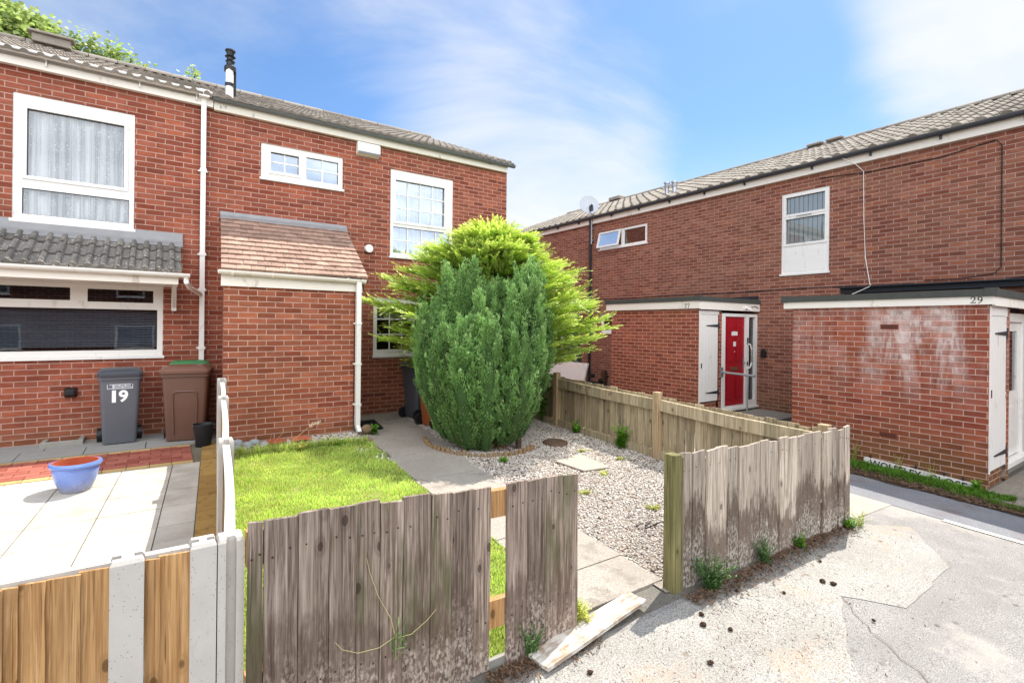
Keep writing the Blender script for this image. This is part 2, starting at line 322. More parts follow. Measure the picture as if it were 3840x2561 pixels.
M['glass'] = glass('window glass', (.95, .96, .96), .015)
M['glass_sky'] = glass('coated window glass', (.80, .88, .97), .17)
M['glass_dark'] = glass('dark glass', (.5, .52, .55), .04)
M['black'] = plain('black plastic', '1c1d1f', .45, .4, .2)
M['iron'] = plain('black iron', '34343a', .5, .4, .2)
M['red'] = plain('red door paint', 'a11222', .35, .5, .06)
M['navy'] = plain('navy door paint', '14202f', .4, .5, .1)
M['steel'] = plain('galvanised steel', 'a9aaae', .4, .5, .12, 9, metal=.7)
M['conc'] = plain('concrete post', 'b9b4ae', .85, .2, .08, 12, dirt=('8e877e', 60, .66), bump=.4)
def _pits():
    t = NT('cast concrete'); p = t.pos(); c = t.mix(t.noise(p, 9, 5, .6), lin('aba6a0'), lin('bfbab3')); c = t.mix(t.rng(t.noise(t.pos((1, 1, .3)), 6, 5, .7), .55, .7, 0, .4), c, lin('958f86')); v = t.rng(t.voro(p, 64), .15, .08); c = t.mix(t.math('MULTIPLY', v, .8), c, lin('5c564f')); t.bump(t.math('ADD', t.noise(p, 120, 4, .6), t.math('MULTIPLY', v, -1.5)), .35, .003); return t.fin(c, .85, .2)
M['conc'] = _pits()
M['conc_old'] = plain('old concrete', '8f8b83', .9, .15, .2, 7, bump=.5)
M['wood_new'] = wood('new fence timber', lin('b38d60'), lin('8b6742'), lin('c9a87e'), .8, island=.35)
M['wood_front'] = wood('weathered fence timber', lin('9b8b7e'), lin('5c4d44'), lin('c0b1a4'), 1.0, bleach=.85, green=.75, low=(.08, .50), island=.5, tide=.5)
M['wood_pale'] = wood('bleached fence timber', lin('bdb0a0'), lin('84766a'), lin('d8cfc2'), 1.0, bleach=.8, green=.08, low=(.04, .50), island=.45)
M['wood_back'] = wood('mossy fence timber', lin('ad9c80'), lin('786a52'), lin('c6b89e'), .8, green=.35, island=.5)
M['wood_hrail'] = wood('mossy rail timber', lin('b5a58a'), lin('8c7c60'), lin('cabfa6'), .35, green=.35, island=.25)
M['wood_sq'] = wood('square post timber', lin('b39c7c'), lin('8c7458'), lin('c9b698'), .7, green=.15, island=.2)
M['wood_post'] = wood('treated post timber', lin('837c54'), lin('605a3a'), lin('a09870'), .8, green=.3, island=.05)
M['wood_rail'] = wood('new rail timber', lin('b58c60'), lin('906a44'), lin('c8a880'), .8, island=.2)
M['wood_plank'] = wood('flaking painted plank', lin('b7a898'), lin('8f7b68'), lin('e0dad0'), 1.0, island=.1)
_t = NT('lace curtain'); _fold_shade = _t.noise(_t.pos((1, 1, .02)), 17, 3, .6); _n = _t.voro(_t.pos(), 30); _l = _t.math('MULTIPLY', _t.rng(_n, .40, .28), _t.rng(_t.noise(_t.pos(), 8, 3), .46, .56))
_c = _t.mix(_t.rng(_fold_shade, .40, .60), lin('a0a4ad'), lin('f4f5f8')); M['curtain'] = _t.fin(_t.mix(_t.math('MULTIPLY', _l, .7), _c, lin('f4f4f6')), .9, .1)  # grey stripes paint the shade between folds, lace spots on top
M['blind'] = plain('blind slats', '7d8797', .5, .4, .15, 3)
M['blind_white'] = plain('white blind', 'dfe4e6', .7, .2, .06, 3)
M['text_black'] = plain('black numerals', '151515', .5, .3, .1)
M['text_white'] = plain('white numerals', 'f2efec', .5, .3, .02)
M['bark'] = plain('bark', '54443a', .9, .1, .35, 14, bump=.6)

# ------------------------------------------------------------------ ground and paving
def clip(poly, axis, val, keep):
    out = []
    for i in range(len(poly)):
        a, b = poly[i], poly[(i + 1) % len(poly)]; ia = (a[axis] - val) * keep >= -1e-9; ib = (b[axis] - val) * keep >= -1e-9
        if ia: out.append(a)
        if ia != ib:
            t = (val - a[axis]) / (b[axis] - a[axis]); out.append((a[0] + t * (b[0] - a[0]), a[1] + t * (b[1] - a[1])))
    return out
def split(poly):
    ps = [poly]
    for axis, val in ((0, 5.6), (0, 8.1), (1, 7.6), (1, -14)):
        q = []
        for p in ps:
            for k in (1, -1):
                c = clip(p, axis, val, k)
                if len(c) > 2 and abs(sum(c[i][0] * c[(i + 1) % len(c)][1] - c[(i + 1) % len(c)][0] * c[i][1] for i in range(len(c)))) > 1e-6: q.append(c)
        ps = q
    return ps
def sheet(name, poly, lift, mat, kind='structure', thick=0, parent=None, flat=None):
    mb = MB()
    for p in (split(poly) if flat is None else [poly]):
        h = (lambda x, y: flat) if flat is not None else (lambda x, y: gz(x, y) + lift)
        top = [(x, y, h(x, y)) for x, y in p]
        if thick: mb.prism([(x, y, z - thick) for x, y, z in top], (0, 0, thick))
        else: mb.add(top, [tuple(range(len(top)))])
    o = mb.build(name, mat, parent)
    if kind: o['kind'] = kind
    return o
def noisy(poly, step=.12, amp=.03, seed=1):
    r_ = random.Random(seed); out = []
    for i in range(len(poly)):
        a, b = poly[i], poly[(i + 1) % len(poly)]; n = max(1, int(math.dist(a, b) / step))
        for k in range(n):
            t = k / n; out.append((a[0] + (b[0] - a[0]) * t + r_.uniform(-amp, amp) * (k > 0), a[1] + (b[1] - a[1]) * t + r_.uniform(-amp, amp) * (k > 0)))
    return out

xs = [-150, -14, 5.6, 8.1, 30, 150]; ys = [-150, -14, 7.6, 30, 150]
gm = MB(); gm.add([(x, y, gz(x, y)) for y in ys for x in xs], [(j * 6 + i, j * 6 + i + 1, (j + 1) * 6 + i + 1, (j + 1) * 6 + i) for j in range(4) for i in range(5)])
o = gm.build('ground', ground_mat('earth and worn tarmac', (lin('6a665f'), lin('7f7a70')), (90, .3))); o['kind'] = 'structure'

tarmac = ground_mat('pale worn tarmac', (lin('918d89'), lin('a29e9a')), (140, .5), (lin('4a4642'), 75, .15), (lin('aaa49a'), .9, 4., .5), (lin('5a534a'), 9))
sheet('tarmac_path', [(-12, -14), (6.5, -14), (6.5, 2.2), (5.45, 2.2), (-12, 2.27)], .004, tarmac)
patch = ground_mat('pale concrete patch', (lin('9d9992'), lin('b0ada7')), (110, .45), (lin('5a5148'), 62, .17), (lin('a08a74'), 1.6, 7., .45), (lin('6b5c4c'), 8))
sheet('concrete_patch', noisy([(5.42, 2.17), (5.9, 1.85), (5.178, 1.358), (4.178, 1.325), (3.948, 1.633), (3.33, 1.34), (2.95, 1.02), (2.5, .9), (1.4, 1.0), (1.0, 1.5), (.6, 2.17)], .1, .012, 3), .008, patch)
sheet('concrete_strip', [(5.5, 2.2), (6.5, 2.2), (6.5, 12), (5.6, 12), (5.6, 2.2)], .008, ground_mat('concrete strip', (lin('a59e92'), lin('b3aca0')), (90, .28), (lin('6b6052'), 40, .08)))
sheet('tarmac_shade_strip', [(6.5, -6), (7.62, -6), (7.62, 12), (6.5, 12)], .008, ground_mat('shade-grey tarmac strip', (lin('7b7c80'), lin('8c8b8c')), (120, .35), (lin('403a36'), 50, .09), (lin('6c5a52'), 1.5, 2., .6)))  # separate tarmac; its blue-grey also paints in the terrace's shade
sheet('edging_line', noisy([(6.44, -6), (6.52, -6), (6.52, 1.75), (6.44, 1.75)], .2, .008, 5), .012, ground_mat('pale edging', (lin('cfcac0'), lin('dcd8d0')), (60, .2)))
sheet('soil_verge', noisy([(7.5, -6), (8.36, -6), (8.36, 4.2), (8.8, 4.2), (8.8, 9), (7.45, 9)], .15, .05, 6), .014, ground_mat('brown soil verge', (lin('4e4036'), lin('6a5848')), (60, .5), (lin('2c221b'), 40, .12)))
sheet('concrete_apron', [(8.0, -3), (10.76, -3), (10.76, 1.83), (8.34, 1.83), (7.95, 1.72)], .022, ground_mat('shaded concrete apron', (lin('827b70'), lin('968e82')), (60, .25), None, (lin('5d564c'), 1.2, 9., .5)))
sheet('terrace_path', [(6.5, 12), (10.7, 12), (10.7, 20), (5.6, 20), (5.6, 12)], .012, ground_mat('terrace path', (lin('77726a'), lin('8b857b')), (60, .3)))
sheet('terrace_yard', [(8.8, 4.2), (10.76, 4.2), (10.76, 6.17), (8.7, 6.17), (8.7, 8.54), (10.76, 8.54), (10.76, 12), (8.8, 12)], .018, ground_mat('yard concrete', (lin('77726a'), lin('8b857b')), (60, .3)))
crack = MB()
cp = [(3.948, 1.633), (3.86, 1.53), (3.80, 1.50), (3.72, 1.38), (3.66, 1.34), (3.60, 1.22), (3.52, 1.14), (3.50, 1.05), (3.43, .987), (3.33, .90), (3.30, .80), (3.2, .7), (2.9, .2)]
for a, b in zip(cp[:-1], cp[1:]):
    d = Vector((b[0] - a[0], b[1] - a[1])).normalized(); n = Vector((-d.y, d.x)) * .0024
    crack.add([(a[0] - n.x, a[1] - n.y, gz(*a) + .013), (b[0] - n.x, b[1] - n.y, gz(*b) + .013), (b[0] + n.x, b[1] + n.y, gz(*b) + .013), (a[0] + n.x, a[1] + n.y, gz(*a) + .013)], [(0, 1, 2, 3)])
o = crack.build('tarmac_crack', plain('crack', '6a6056', .9)); o['kind'] = 'structure'

# patio of the left garden: square flags, a red brick band with a buff border, kerb and grey flags by the wall
flag = NT('pale patio flag'); _p = flag.pos()
_c = flag.mix(flag.rng(flag.noise(_p, 3, 6, .65), .3, .7), lin('a8a196'), lin('bab4a9')); _c = flag.mix(flag.rng(flag.noise(_p, 45, 4, .7), .58, .72, 0, .5), _c, lin('857b6d')); _c = flag.mix(flag.rng(flag.noise(_p, 1.7, 6, .7), .5, .66, 0, .5), _c, lin('8d8578'))
_c = flag.hsv(_c, .5, 1., flag.math('ADD', .9, flag.math('MULTIPLY', flag.island, .18))); flag.bump(flag.noise(_p, 60, 4, .7), .3, .004); flag = flag.fin(_c, .85, .2)
def slabs(name, rects, lift, mat, gap=.004, thick=.05, flat=None, tilt=.0015, line=None):
    mb = MB()
    for (x0, x1, y0, y1) in rects:
        x0 += gap; x1 -= gap; y0 += gap; y1 -= gap
        e = [random.uniform(0, tilt) for _ in range(4)]
        c = [(x0, y0), (x1, y0), (x1, y1), (x0, y1)]
        if line: c = [(x + line(y), y) for x, y in c]
        top = [(x, y, (gz(x, y) if flat is None else flat) + lift + e[i]) for i, (x, y) in enumerate(c)]
        mb.prism([(x, y, z - thick) for x, y, z in top], (0, 0, thick))
    o = mb.build(name, mat, bevel=0); o['kind'] = 'structure'; return o
fx = lambda y: .2 + .0715 * (y - 2.3)                  # line of the side fence
rects = []
for j in range(10):
    y1 = 6.98 - j * .46
    if y1 < 2.4: break
    x1 = -.165
    xx = x1
    for wdt in [.27] + [.46] * 10:
        rects.append((xx - wdt, xx, max(y1 - .46, 2.36), y1)); xx -= wdt
slabs('patio_flags', rects, .03, flag, .0045, line=fx)
sheet('patio_joint_bed', [(-5.5, 2.36), (fx(2.4) - .02, 2.36), (fx(7.5) - .03, 7.95), (-5.5, 7.95)], .022, ground_mat('joint sand', (lin('70685a'), lin('827968')), (80, .3)))
def pavers(name, x0, x1, y0, y1, col, along=True, lift=.034, bond=True, bw=.2, bh=.1, xfun=None):
    t = NT(name + ' clay'); c = t.mix(t.island, lin(col[0]), lin(col[1])); c = t.mix(t.rng(t.noise(t.pos(), 18, 5, .7), .5, .72, 0, .5), c, lin(col[2])); t.bump(t.noise(t.pos(), 60, 4), .3, .004)
    rs = []; j = 0; y = y0
    while y < y1 - .02:
        x = x1 - (bw / 2 if (j % 2 and bond) else 0)
        if j % 2 and bond: rs.append((x, x1, y, y + bh))
        while x > x0: rs.append((max(x - bw, x0), x, y, y + bh)); x -= bw
        y += bh; j += 1
    return slabs(name, rs, lift, t.fin(c, .85, .2), .004, .05)
pavers('red_brick_band', -4.5, .30, 7.1, 7.78, ('84463a', 'a06052', '5c382e'), bw=.21, bh=.105)
pavers('buff_border_near', -4.5, .30, 6.98, 7.095, ('a58a5c', 'b89a68', '7a6644'), bw=.21, bh=.105)
pavers('buff_border_far', -4.5, .30, 7.79, 7.90, ('a58a5c', 'b89a68', '7a6644'), bw=.21, bh=.105)
_t = NT('buff edging clay'); _c = _t.mix(_t.island, lin('8c6c3c'), lin('a5854e')); _c = _t.mix(_t.rng(_t.noise(_t.pos(), 12, 5, .7), .5, .7, 0, .6), _c, lin('4e4428'))
rs = []; y = 2.4
while y < 7.85: rs.append((-.165, .02, y, y + .21)); y += .21
slabs('buff_edge_row', rs, .034, _t.fin(_c, .85, .2), .004, .05, line=fx)
o = MB().box(-6, .44, 7.93, 8.01, .2, .345).build('kerb_strip', ground_mat('pebbly kerb', (lin('8d877c'), lin('a19a8e')), (70, .4), (lin('d8d4ca'), 55, .16)), bevel=.008); o['kind'] = 'structure'
fl2 = plain('grey flag', '8f8e8a', .9, .15, .14, 5, bump=.4)
slabs('house_flags', [(.44 - .62 * (i + 1), .44 - .62 * i, 8.01, 8.49) for i in range(10)] + [(.44 - .62 * (i + 1) + .2, .44 - .62 * i + .2 if i else .44, 8.49, 8.97) for i in range(10)], .02, fl2, .005, .06, flat=.319)

# front garden: lawn, slab path, gravel
sheet('lawn_soil', noisy([(.30, 2.36), (2.27, 2.36), (2.29, 5.0), (2.33, 6.2), (2.42, 6.95), (.60, 7.12), (.52, 6.2)], .2, .012, 8), .010, ground_mat('turf base', (lin('7c8840'), lin('929c50')), (80, .4), (lin('3a4018'), 60, .12)))
pathm = ground_mat('slab path concrete', (lin('9c948a'), lin('aca49a')), (70, .22), (lin('cfc8bc'), 22, .07), (lin('6d655c'), 2.2, 5., .5))
slabs('path_slabs', [(2.26, 3.02, 2.42, 2.84), (2.28, 3.04, 2.84, 3.55), (2.29, 3.07, 3.55, 4.35), (2.29, 3.12, 4.35, 5.2), (2.32, 3.24, 5.2, 6.17), (2.40, 3.34, 6.17, 7.08), (2.37, 3.42, 7.08, 7.92), (2.37, 3.55, 7.92, 8.96)], .018, pathm, .006, .08)
gravel_bed = ground_mat('gravel bed', (lin('978d82'), lin('aea499')), (90, .4), (lin('4a4038'), 60, .14), (lin('7a5f4a'), 1.4, 3., .5))
sheet('gravel_bed', noisy([(2.9, 2.3), (5.47, 2.16), (5.47, 8.96), (3.3, 8.96), (3.2, 7.0), (3.1, 5.2), (3.0, 3.5)], .3, .01, 9), .012, gravel_bed)
sheet('border_gravel_bed', [(.62, 7.14), (2.40, 6.98), (2.36, 7.59), (.64, 7.59)], .03, ground_mat('border gravel', (lin('7d7062'), lin('938676')), (70, .45), (lin('3a3028'), 40, .16)))

def stones(name, n, region, lift, size, mat, seed, label, avoid=None):
    r_ = np.random.default_rng(seed)
    pts = np.stack([r_.uniform(region[0], region[1], n), r_.uniform(region[2], region[3], n)], 1)
    if avoid is not None: pts = pts[np.array([avoid(x, y) for x, y in pts])]
    n = len(pts); z = .042 * np.minimum(pts[:, 1], 7.6) + lift
    s = size * r_.uniform(.55, 1.25, n)
    base = np.array([(1, 0, 0), (0, 1, 0), (-1, 0, 0), (0, -1, 0), (.1, .1, .75), (0, 0, -.6)], float)
    an = r_.uniform(0, 6.28, n); c, s_ = np.cos(an), np.sin(an)
    B = base[None] * (s[:, None, None] * r_.uniform(.6, 1.3, (n, 6, 1)))
    B[:, :, 0] *= r_.uniform(.8, 1.5, (n, 1))
    x = B[:, :, 0] * c[:, None] - B[:, :, 1] * s_[:, None]; y = B[:, :, 0] * s_[:, None] + B[:, :, 1] * c[:, None]
    V = np.stack([x + pts[:, 0:1], y + pts[:, 1:2], B[:, :, 2] + z[:, None]], 2)
    T = np.array([(0, 1, 4), (1, 2, 4), (2, 3, 4), (3, 0, 4), (1, 0, 5), (2, 1, 5), (3, 2, 5), (0, 3, 5)])
    F = (np.arange(n)[:, None, None] * 6 + T[None]).reshape(-1, 3)
    o = np_mesh(name, V, F, mat); return tag(o, label, 'gravel', kind='stuff')
_t = NT('gravel stones'); _i = _t.island
_c = _t.mix(_t.rng(_i, .0, .5), lin('9c938a'), lin('cdc6bd')); _c = _t.mix(_t.rng(_i, .76, .78), _c, lin('b59c88')); _c = _t.mix(_t.rng(_i, .84, .86), _c, lin('5a5048'))
gst = _t.fin(_c, .8, .25)
def in_gravel(x, y):
    px = 3.0 + (y - 2.4) * .04 if y < 5.2 else 3.13 + (y - 5.2) * .12
    return x > px + .02 * math.sin(y * 9) and y < 8.9
stones('gravel', 54000, (2.9, 5.46, 2.33, 8.9), .016, .0108, gst, 3, 'white and grey stone chippings covering the ground right of the slab path', in_gravel)
stones('border_gravel', 3200, (.64, 2.36, 7.16, 7.58), .036, .012, gst, 4, 'brownish pebbles in the narrow bed at the foot of the porch wall', lambda x, y: y > 7.16 + (2.36 - x) * .0)

# grass
def blades(name, n, pick, hmin, hmax, wid, mat, seed, label, lean=.5, cat='grass', clump=None):
    r_ = np.random.default_rng(seed); P = pick(r_, n); n = len(P)
    h = r_.uniform(hmin, hmax, n) * (1 + .35 * np.sin(P[:, 0] * 9 + 2 * np.sin(P[:, 1] * 4)) * np.sin(P[:, 1] * 8)); a = r_.uniform(0, 6.28, n); ln = r_.uniform(.1, lean, n) * h
    b = r_.uniform(0, 6.28, n); dx, dy = np.cos(a) * wid, np.sin(a) * wid
    z = np.array([gz(x, y) for x, y in P]) + .008
    base = np.stack([P[:, 0], P[:, 1], z], 1); tip = base + np.stack([np.cos(b) * ln, np.sin(b) * ln, h], 1); mid = (base + tip) / 2 + np.stack([np.zeros(n), np.zeros(n), h * .16], 1)
    d = np.stack([dx, dy, np.zeros(n)], 1)
    V = np.stack([base - d, base + d, mid - d * .8, mid + d * .8, tip], 1)
    T = np.array([(0, 1, 3), (0, 3, 2), (2, 3, 4)]); F = (np.arange(n)[:, None, None] * 5 + T).reshape(-1, 3)
    o = np_mesh(name, V, F, mat, attr=np.tile([0, 0, .5, .5, 1.], n)); return tag(o, label, cat, kind='stuff')
lawnm = leaf('lawn grass', lin('8cac4e'), lin('bcd66c'), lin('e0eaa2'), .48, .6, .6, True)
def lawn_pick(r_, n):
    x = r_.uniform(.28, 2.45, n); y = r_.uniform(2.37, 7.14, n); ok = (x > .3 + .068 * (y - 2.3)) & (x < np.where(y < 5, 2.28, 2.28 + (y - 5) * .07) + .02 * np.sin(y * 13)) & (y < 7.1 - (x - .6) * .06)
    pt_ = np.sin(x * 5.1 + 1.3 * np.sin(y * 3.3)) * np.sin(y * 4.3 + 1.7 * np.sin(x * 2.9)) + .5 * np.sin(x * 17 + y * 13) * np.sin(y * 19 - x * 7)
    return np.stack([x, y], 1)[ok & (pt_ < r_.uniform(.35, 1.5, n))]
blades('lawn_grass', 68000, lawn_pick, .018, .046, .0030, lawnm, 5, 'bright green cut lawn between the slab path and the white concrete fence')
def edge_pick(r_, n):
    t = r_.uniform(0, 1, n); x = .66 + t * 1.7; y = 7.1 - (x - .6) * .06 + r_.normal(0, .03, n); return np.stack([x, y], 1)
blades('lawn_edge_grass', 1500, edge_pick, .05, .15, .003, lawnm, 6, 'longer uncut grass along the brick edging under the porch wall', .8)
def verge_pick(r_, n):
    y = r_.uniform(1.55, 4.3, n); w = np.where(y > 2, .40, .40 * (y - 1.5) * 2 + .1); x = 8.26 - np.abs(r_.normal(0, .5, n)) * w - .03
    return np.stack([x, y], 1)[x > 7.62]
vergem = leaf('verge grass', lin('37501a'), lin('4f7a24'), lin('7aa03c'), .4, .6, .5)
blades('verge_grass', 9000, verge_pick, .025, .075, .004, vergem, 9, 'grass strip growing in front of the street name plate', .9)
def verge2(r_, n):
    y = r_.uniform(-.5, 1.7, n); x = 7.75 + r_.normal(0, .08, n) ; return np.stack([x, y], 1)
blades('verge_tufts', 900, verge2, .03, .08, .004, vergem, 10, 'thin tufts of grass beside the concrete apron of the nearest store', .9)
def litter(name, n, pick, size, mat, seed, label):
    r_ = np.random.default_rng(seed); P = pick(r_, n); n = len(P); a = r_.uniform(0, 6.28, n); L = size * r_.uniform(.5, 1.6, n); w = L * r_.uniform(.12, .4, n)
    z = np.array([gz(x, y) for x, y in P]) + .022 + r_.uniform(0, .012, n); c, s = np.cos(a), np.sin(a); tl = r_.uniform(-.01, .012, n)
    def pt(u, v, dz): return np.stack([P[:, 0] + u * c - v * s, P[:, 1] + u * s + v * c, z + dz], 1)
    V = np.stack([pt(-L, 0 * w, tl), pt(0 * L, -w, 0 * tl), pt(L, 0 * w, -tl * .3), pt(0 * L, w, tl * .5)], 1); F = np.arange(n * 4).reshape(-1, 4)
    return tag(np_mesh(name, V, F, mat), label, 'leaf litter', kind='stuff')
_t = NT('dry leaf litter'); litm = _t.fin(_t.mix(_t.island, lin('3a2a20'), lin('7d6450')), .9, .1)
litter('leaf_litter', 5200, lambda r_, n: np.stack([7.62 + np.abs(r_.normal(0, .2, n)) - .12, r_.uniform(-.4, 5.5, n)], 1), .022, litm, 11, 'brown dead leaves along the kerb side of the grass strip')
litter('fence_litter', 3600, lambda r_, n: np.stack([r_.uniform(2.95, 5.3, n), 2.19 - np.abs(r_.normal(0, .085, n))], 1), .013, litm, 12, 'dark leaf mould heaped at the foot of the bleached fence')
litter('debris', 1500, lambda r_, n: np.stack([r_.normal(3.0, .75, n), r_.normal(1.75, .34, n)], 1), .007, litm, 13, 'scattered conifer needles and crumbs on the pale patch of ground')
litter('plank_litter', 1700, lambda r_, n: np.stack([r_.uniform(1.4, 2.15, n), 2.27 - np.abs(r_.normal(0, .07, n))], 1), .012, litm, 14, 'dark leaf mould under the end of the weathered fence')

# ------------------------------------------------------------------ wall, window and roof builders
class Fr:                                             # wall frame: u along the wall, z up, d outwards
    def __init__(s, axis, base, sign): s.a, s.b, s.s = axis, base, sign
    def p(s, u, z, d): return (u, s.b + s.s * d, z) if s.a == 'x' else (s.b + s.s * d, u, z)
    def box(s, mb, u0, u1, z0, z1, d0, d1):
        a, b = s.p(u0, z0, d0), s.p(u1, z1, d1); return mb.box(a[0], b[0], a[1], b[1], a[2], b[2])
FL = Fr('x', 8.975, -1)        # left terrace front wall, facing -Y
FPL = Fr('x', 7.594, -1)       # left porch front
FRT = Fr('y', 10.766, -1)      # right terrace front wall, facing -X
def wall(mb, F, u0, u1, z0, z1, openings, rev=.10, d=0):
    us = sorted({u0, u1} | {q for o in openings for q in o[:2]}); zs = sorted({z0, z1} | {q for o in openings for q in o[2:4]})
    us = [u for u in us if u0 <= u <= u1]; zs = [z for z in zs if z0 <= z <= z1]
    for a, b in zip(us[:-1], us[1:]):
        for c, e in zip(zs[:-1], zs[1:]):
            if any(o[0] < (a + b) / 2 < o[1] and o[2] < (c + e) / 2 < o[3] for o in openings): continue
            mb.add([F.p(a, c, d), F.p(b, c, d), F.p(b, e, d), F.p(a, e, d)], [(0, 1, 2, 3)])
    for a, b, c, e in [o[:4] for o in openings]:
        for q in ([(a, c), (a, e)], [(b, c), (b, e)], [(a, c), (b, c)], [(a, e), (b, e)]):
            (p, r_), (s, t) = q; mb.add([F.p(p, r_, d), F.p(s, t, d), F.p(s, t, d - rev), F.p(p, r_, d - rev)], [(0, 1, 2, 3)])
def window(par, F, o, panes, bars=(), mat=None, gl='glass', sash=(), sill=True, fd=(-.075, -.015), label=None, sillmat=None, panel=None):
    """one framed window: panes are (u0,u1,z0,z1); the frame fills everything around them"""
    mb = MB(); u0, u1, z0, z1 = o
    us = sorted({u0, u1} | {q for p in panes for q in p[:2]}); zs = sorted({z0, z1} | {q for p in panes for q in p[2:4]})
    for a, b in zip(us[:-1], us[1:]):
        c = None
        for lo, hi in zip(zs[:-1], zs[1:]):
            hole = any(p[0] - 1e-6 < (a + b) / 2 < p[1] and p[2] < (lo + hi) / 2 < p[3] for p in panes)
            if not hole: c = (lo, hi) if c is None else (c[0], hi)
            if hole and c: F.box(mb, a, b, c[0], c[1], *fd); c = None
        if c: F.box(mb, a, b, c[0], c[1], *fd)
    w = mb.build('window', mat or M['upvc'], par)
    if label: w['label'] = label
    for s_ in sash:                                    # raised opening light round one pane
        a, b, c, e = s_; q = .045; sb = MB(); f2 = (fd[1] + .001, fd[1] + .016)
        F.box(sb, a - q, b + q, e, e + q, *f2); F.box(sb, a - q, b + q, c - q, c, *f2); F.box(sb, a - q, a, c, e, *f2); F.box(sb, b, b + q, c, e, *f2)
        sb.build('sash', mat or M['upvc'], w)
    g = MB()
    for p in panes: F.box(g, p[0] - .004, p[1] + .004, p[2] - .004, p[3] + .004, fd[0] + .022, fd[0] + .026)
    g.build('pane', M[gl], w)
    if bars:
        b_ = MB()
        for a, b, c, e in bars: F.box(b_, a, b, c, e, fd[0] + .029, fd[0] + .036)
        b_.build('glazing_bar', M['upvc'], w)
    gk = MB()                                          # dark gasket round every pane
    for a, b, c, e in panes:
        q = .007; f3 = (fd[0] + .030, fd[0] + .0335)
        F.box(gk, a, b, e - q, e, *f3); F.box(gk, a, b, c, c + q, *f3); F.box(gk, a, a + q, c + q, e - q, *f3); F.box(gk, b - q, b, c + q, e - q, *f3)
    gk.build('gasket', M['black'], w)
    if sill:
        s = MB(); F.box(s, u0 - .02, u1 + .02, z0 - .035, z0 + .002, -.05, .035); s.build('sill', sillmat or M['upvc'], w)
    return w
def grid_bars(p, nu, nz, t=.011):
    a, b, c, e = p; out = [((a + (b - a) * i / nu) - t, (a + (b - a) * i / nu) + t, c, e) for i in range(1, nu)]
    us = [a] + [a + (b - a) * i / nu for i in range(1, nu)] + [b]
    for k in range(1, nz):
        z = c + (e - c) * k / nz
        for i in range(nu): out.append((us[i] + (t if i else 0), us[i + 1] - (t if i < nu - 1 else 0), z - t, z + t))
    return out
def curtain(par, F, u0, u1, z0, z1, mat, d=-.16, amp=.022, freq=55, name='curtain'):
    n = int((u1 - u0) / .012); mb = MB(); vs = []
    for i in range(n + 1):
        u = u0 + (u1 - u0) * i / n; q = amp * math.sin(u * freq + 1.3 * math.sin(u * 7)) + amp * .5 * math.sin(u * freq * .43 + 2)
        vs += [F.p(u, z0, d + q), F.p(u, z1, d + q * .6)]
    mb.add(vs, [(2 * i, 2 * i + 2, 2 * i + 3, 2 * i + 1) for i in range(n)]); return mb.build(name, mat, par, smooth=True)
def slats(par, F, u0, u1, z0, z1, mat, vert=False, pitch=.025, d=-.15, name='blind'):
    mb = MB(); q = z0 if not vert else u0; e = z1 if not vert else u1
    while q < e:
        if not vert: mb.add([F.p(u0, q, d + .008), F.p(u1, q, d + .008), F.p(u1, q + pitch * .55, d - .008), F.p(u0, q + pitch * .55, d - .008)], [(0, 1, 2, 3)])
        else: mb.add([F.p(q, z0, d + .012), F.p(q + pitch * .97, z0, d - .006), F.p(q + pitch * .97, z1, d - .006), F.p(q, z1, d + .012)], [(0, 1, 2, 3)])
        q += pitch
    return mb.build(name, mat, par)
PROF = [(0, 0), (.1, .002), (.5, .002), (.58, .03), (.70, .046), (.82, .046), (.94, .030), (1.0, .004)]
PROFD = [(0, 0.012), (.05, .03), (.13, .034), (.2, .026), (.27, 0), (.46, 0), (.53, .026), (.62, .034), (.7, .026), (.77, 0), (1.0, 0)]
def tile_roof(mb, org, along, slope, length, run, tw=.3, gauge=.33, prof=PROF, thick=.022, jit=.004, stagger=False, lap=1.06):
    org = Vector(org); al = Vector(along).normalized(); sl_ = Vector(slope).normalized(); nn = al.cross(sl_)
    if nn.z < 0: nn = -nn
    ncol = int(round(length / tw)); tw = length / ncol; nrow = int(math.ceil(run / gauge))
    for r_ in range(nrow):
        off = tw / 2 if (stagger and r_ % 2) else 0
        for c in range(-1 if off else 0, ncol):
            a0 = max(c * tw + off, 0); a1 = min((c + 1) * tw + off, length)
            if a1 - a0 < .02: continue
            j = random.uniform(0, jit); j2 = random.uniform(-jit, jit); s0 = r_ * gauge + random.uniform(-jit, jit) - .02; s1 = min((r_ + 1) * gauge * 1.0 + gauge * (lap - 1), run)
            vs = []
            for t, h in prof:
                a = a0 + (a1 - a0) * t * .985
                b = org + al * a + nn * (h + thick + j + j2 * (t - .5)); lo = org + al * a + nn * (h * .25 - .004)
                vs += [lo + sl_ * s0, b + sl_ * s0, b - nn * thick * .92 + sl_ * s1]
            n = len(prof); fs = []
            for i in range(n - 1): fs += [(3 * i, 3 * i + 3, 3 * i + 4, 3 * i + 1), (3 * i + 1, 3 * i + 4, 3 * i + 5, 3 * i + 2)]
            fs += [(0, 1, 2), (3 * n - 3, 3 * n - 1, 3 * n - 2)]
            mb.add(vs, fs)
def gutter(mb, p0, p1, r=.055, seg=8):
    p0, p1 = Vector(p0), Vector(p1); d = (p1 - p0).normalized(); s = d.cross(Vector((0, 0, 1))).normalized(); out = []
    for q in (r, r - .006):
        out.append([s * (q * math.cos(math.pi + math.pi * k / seg)) + Vector((0, 0, 1)) * (q * math.sin(math.pi + math.pi * k / seg)) for k in range(seg + 1)])
    prof = out[0] + out[1][::-1]; mb.prism([p0 + v for v in prof], p1 - p0)
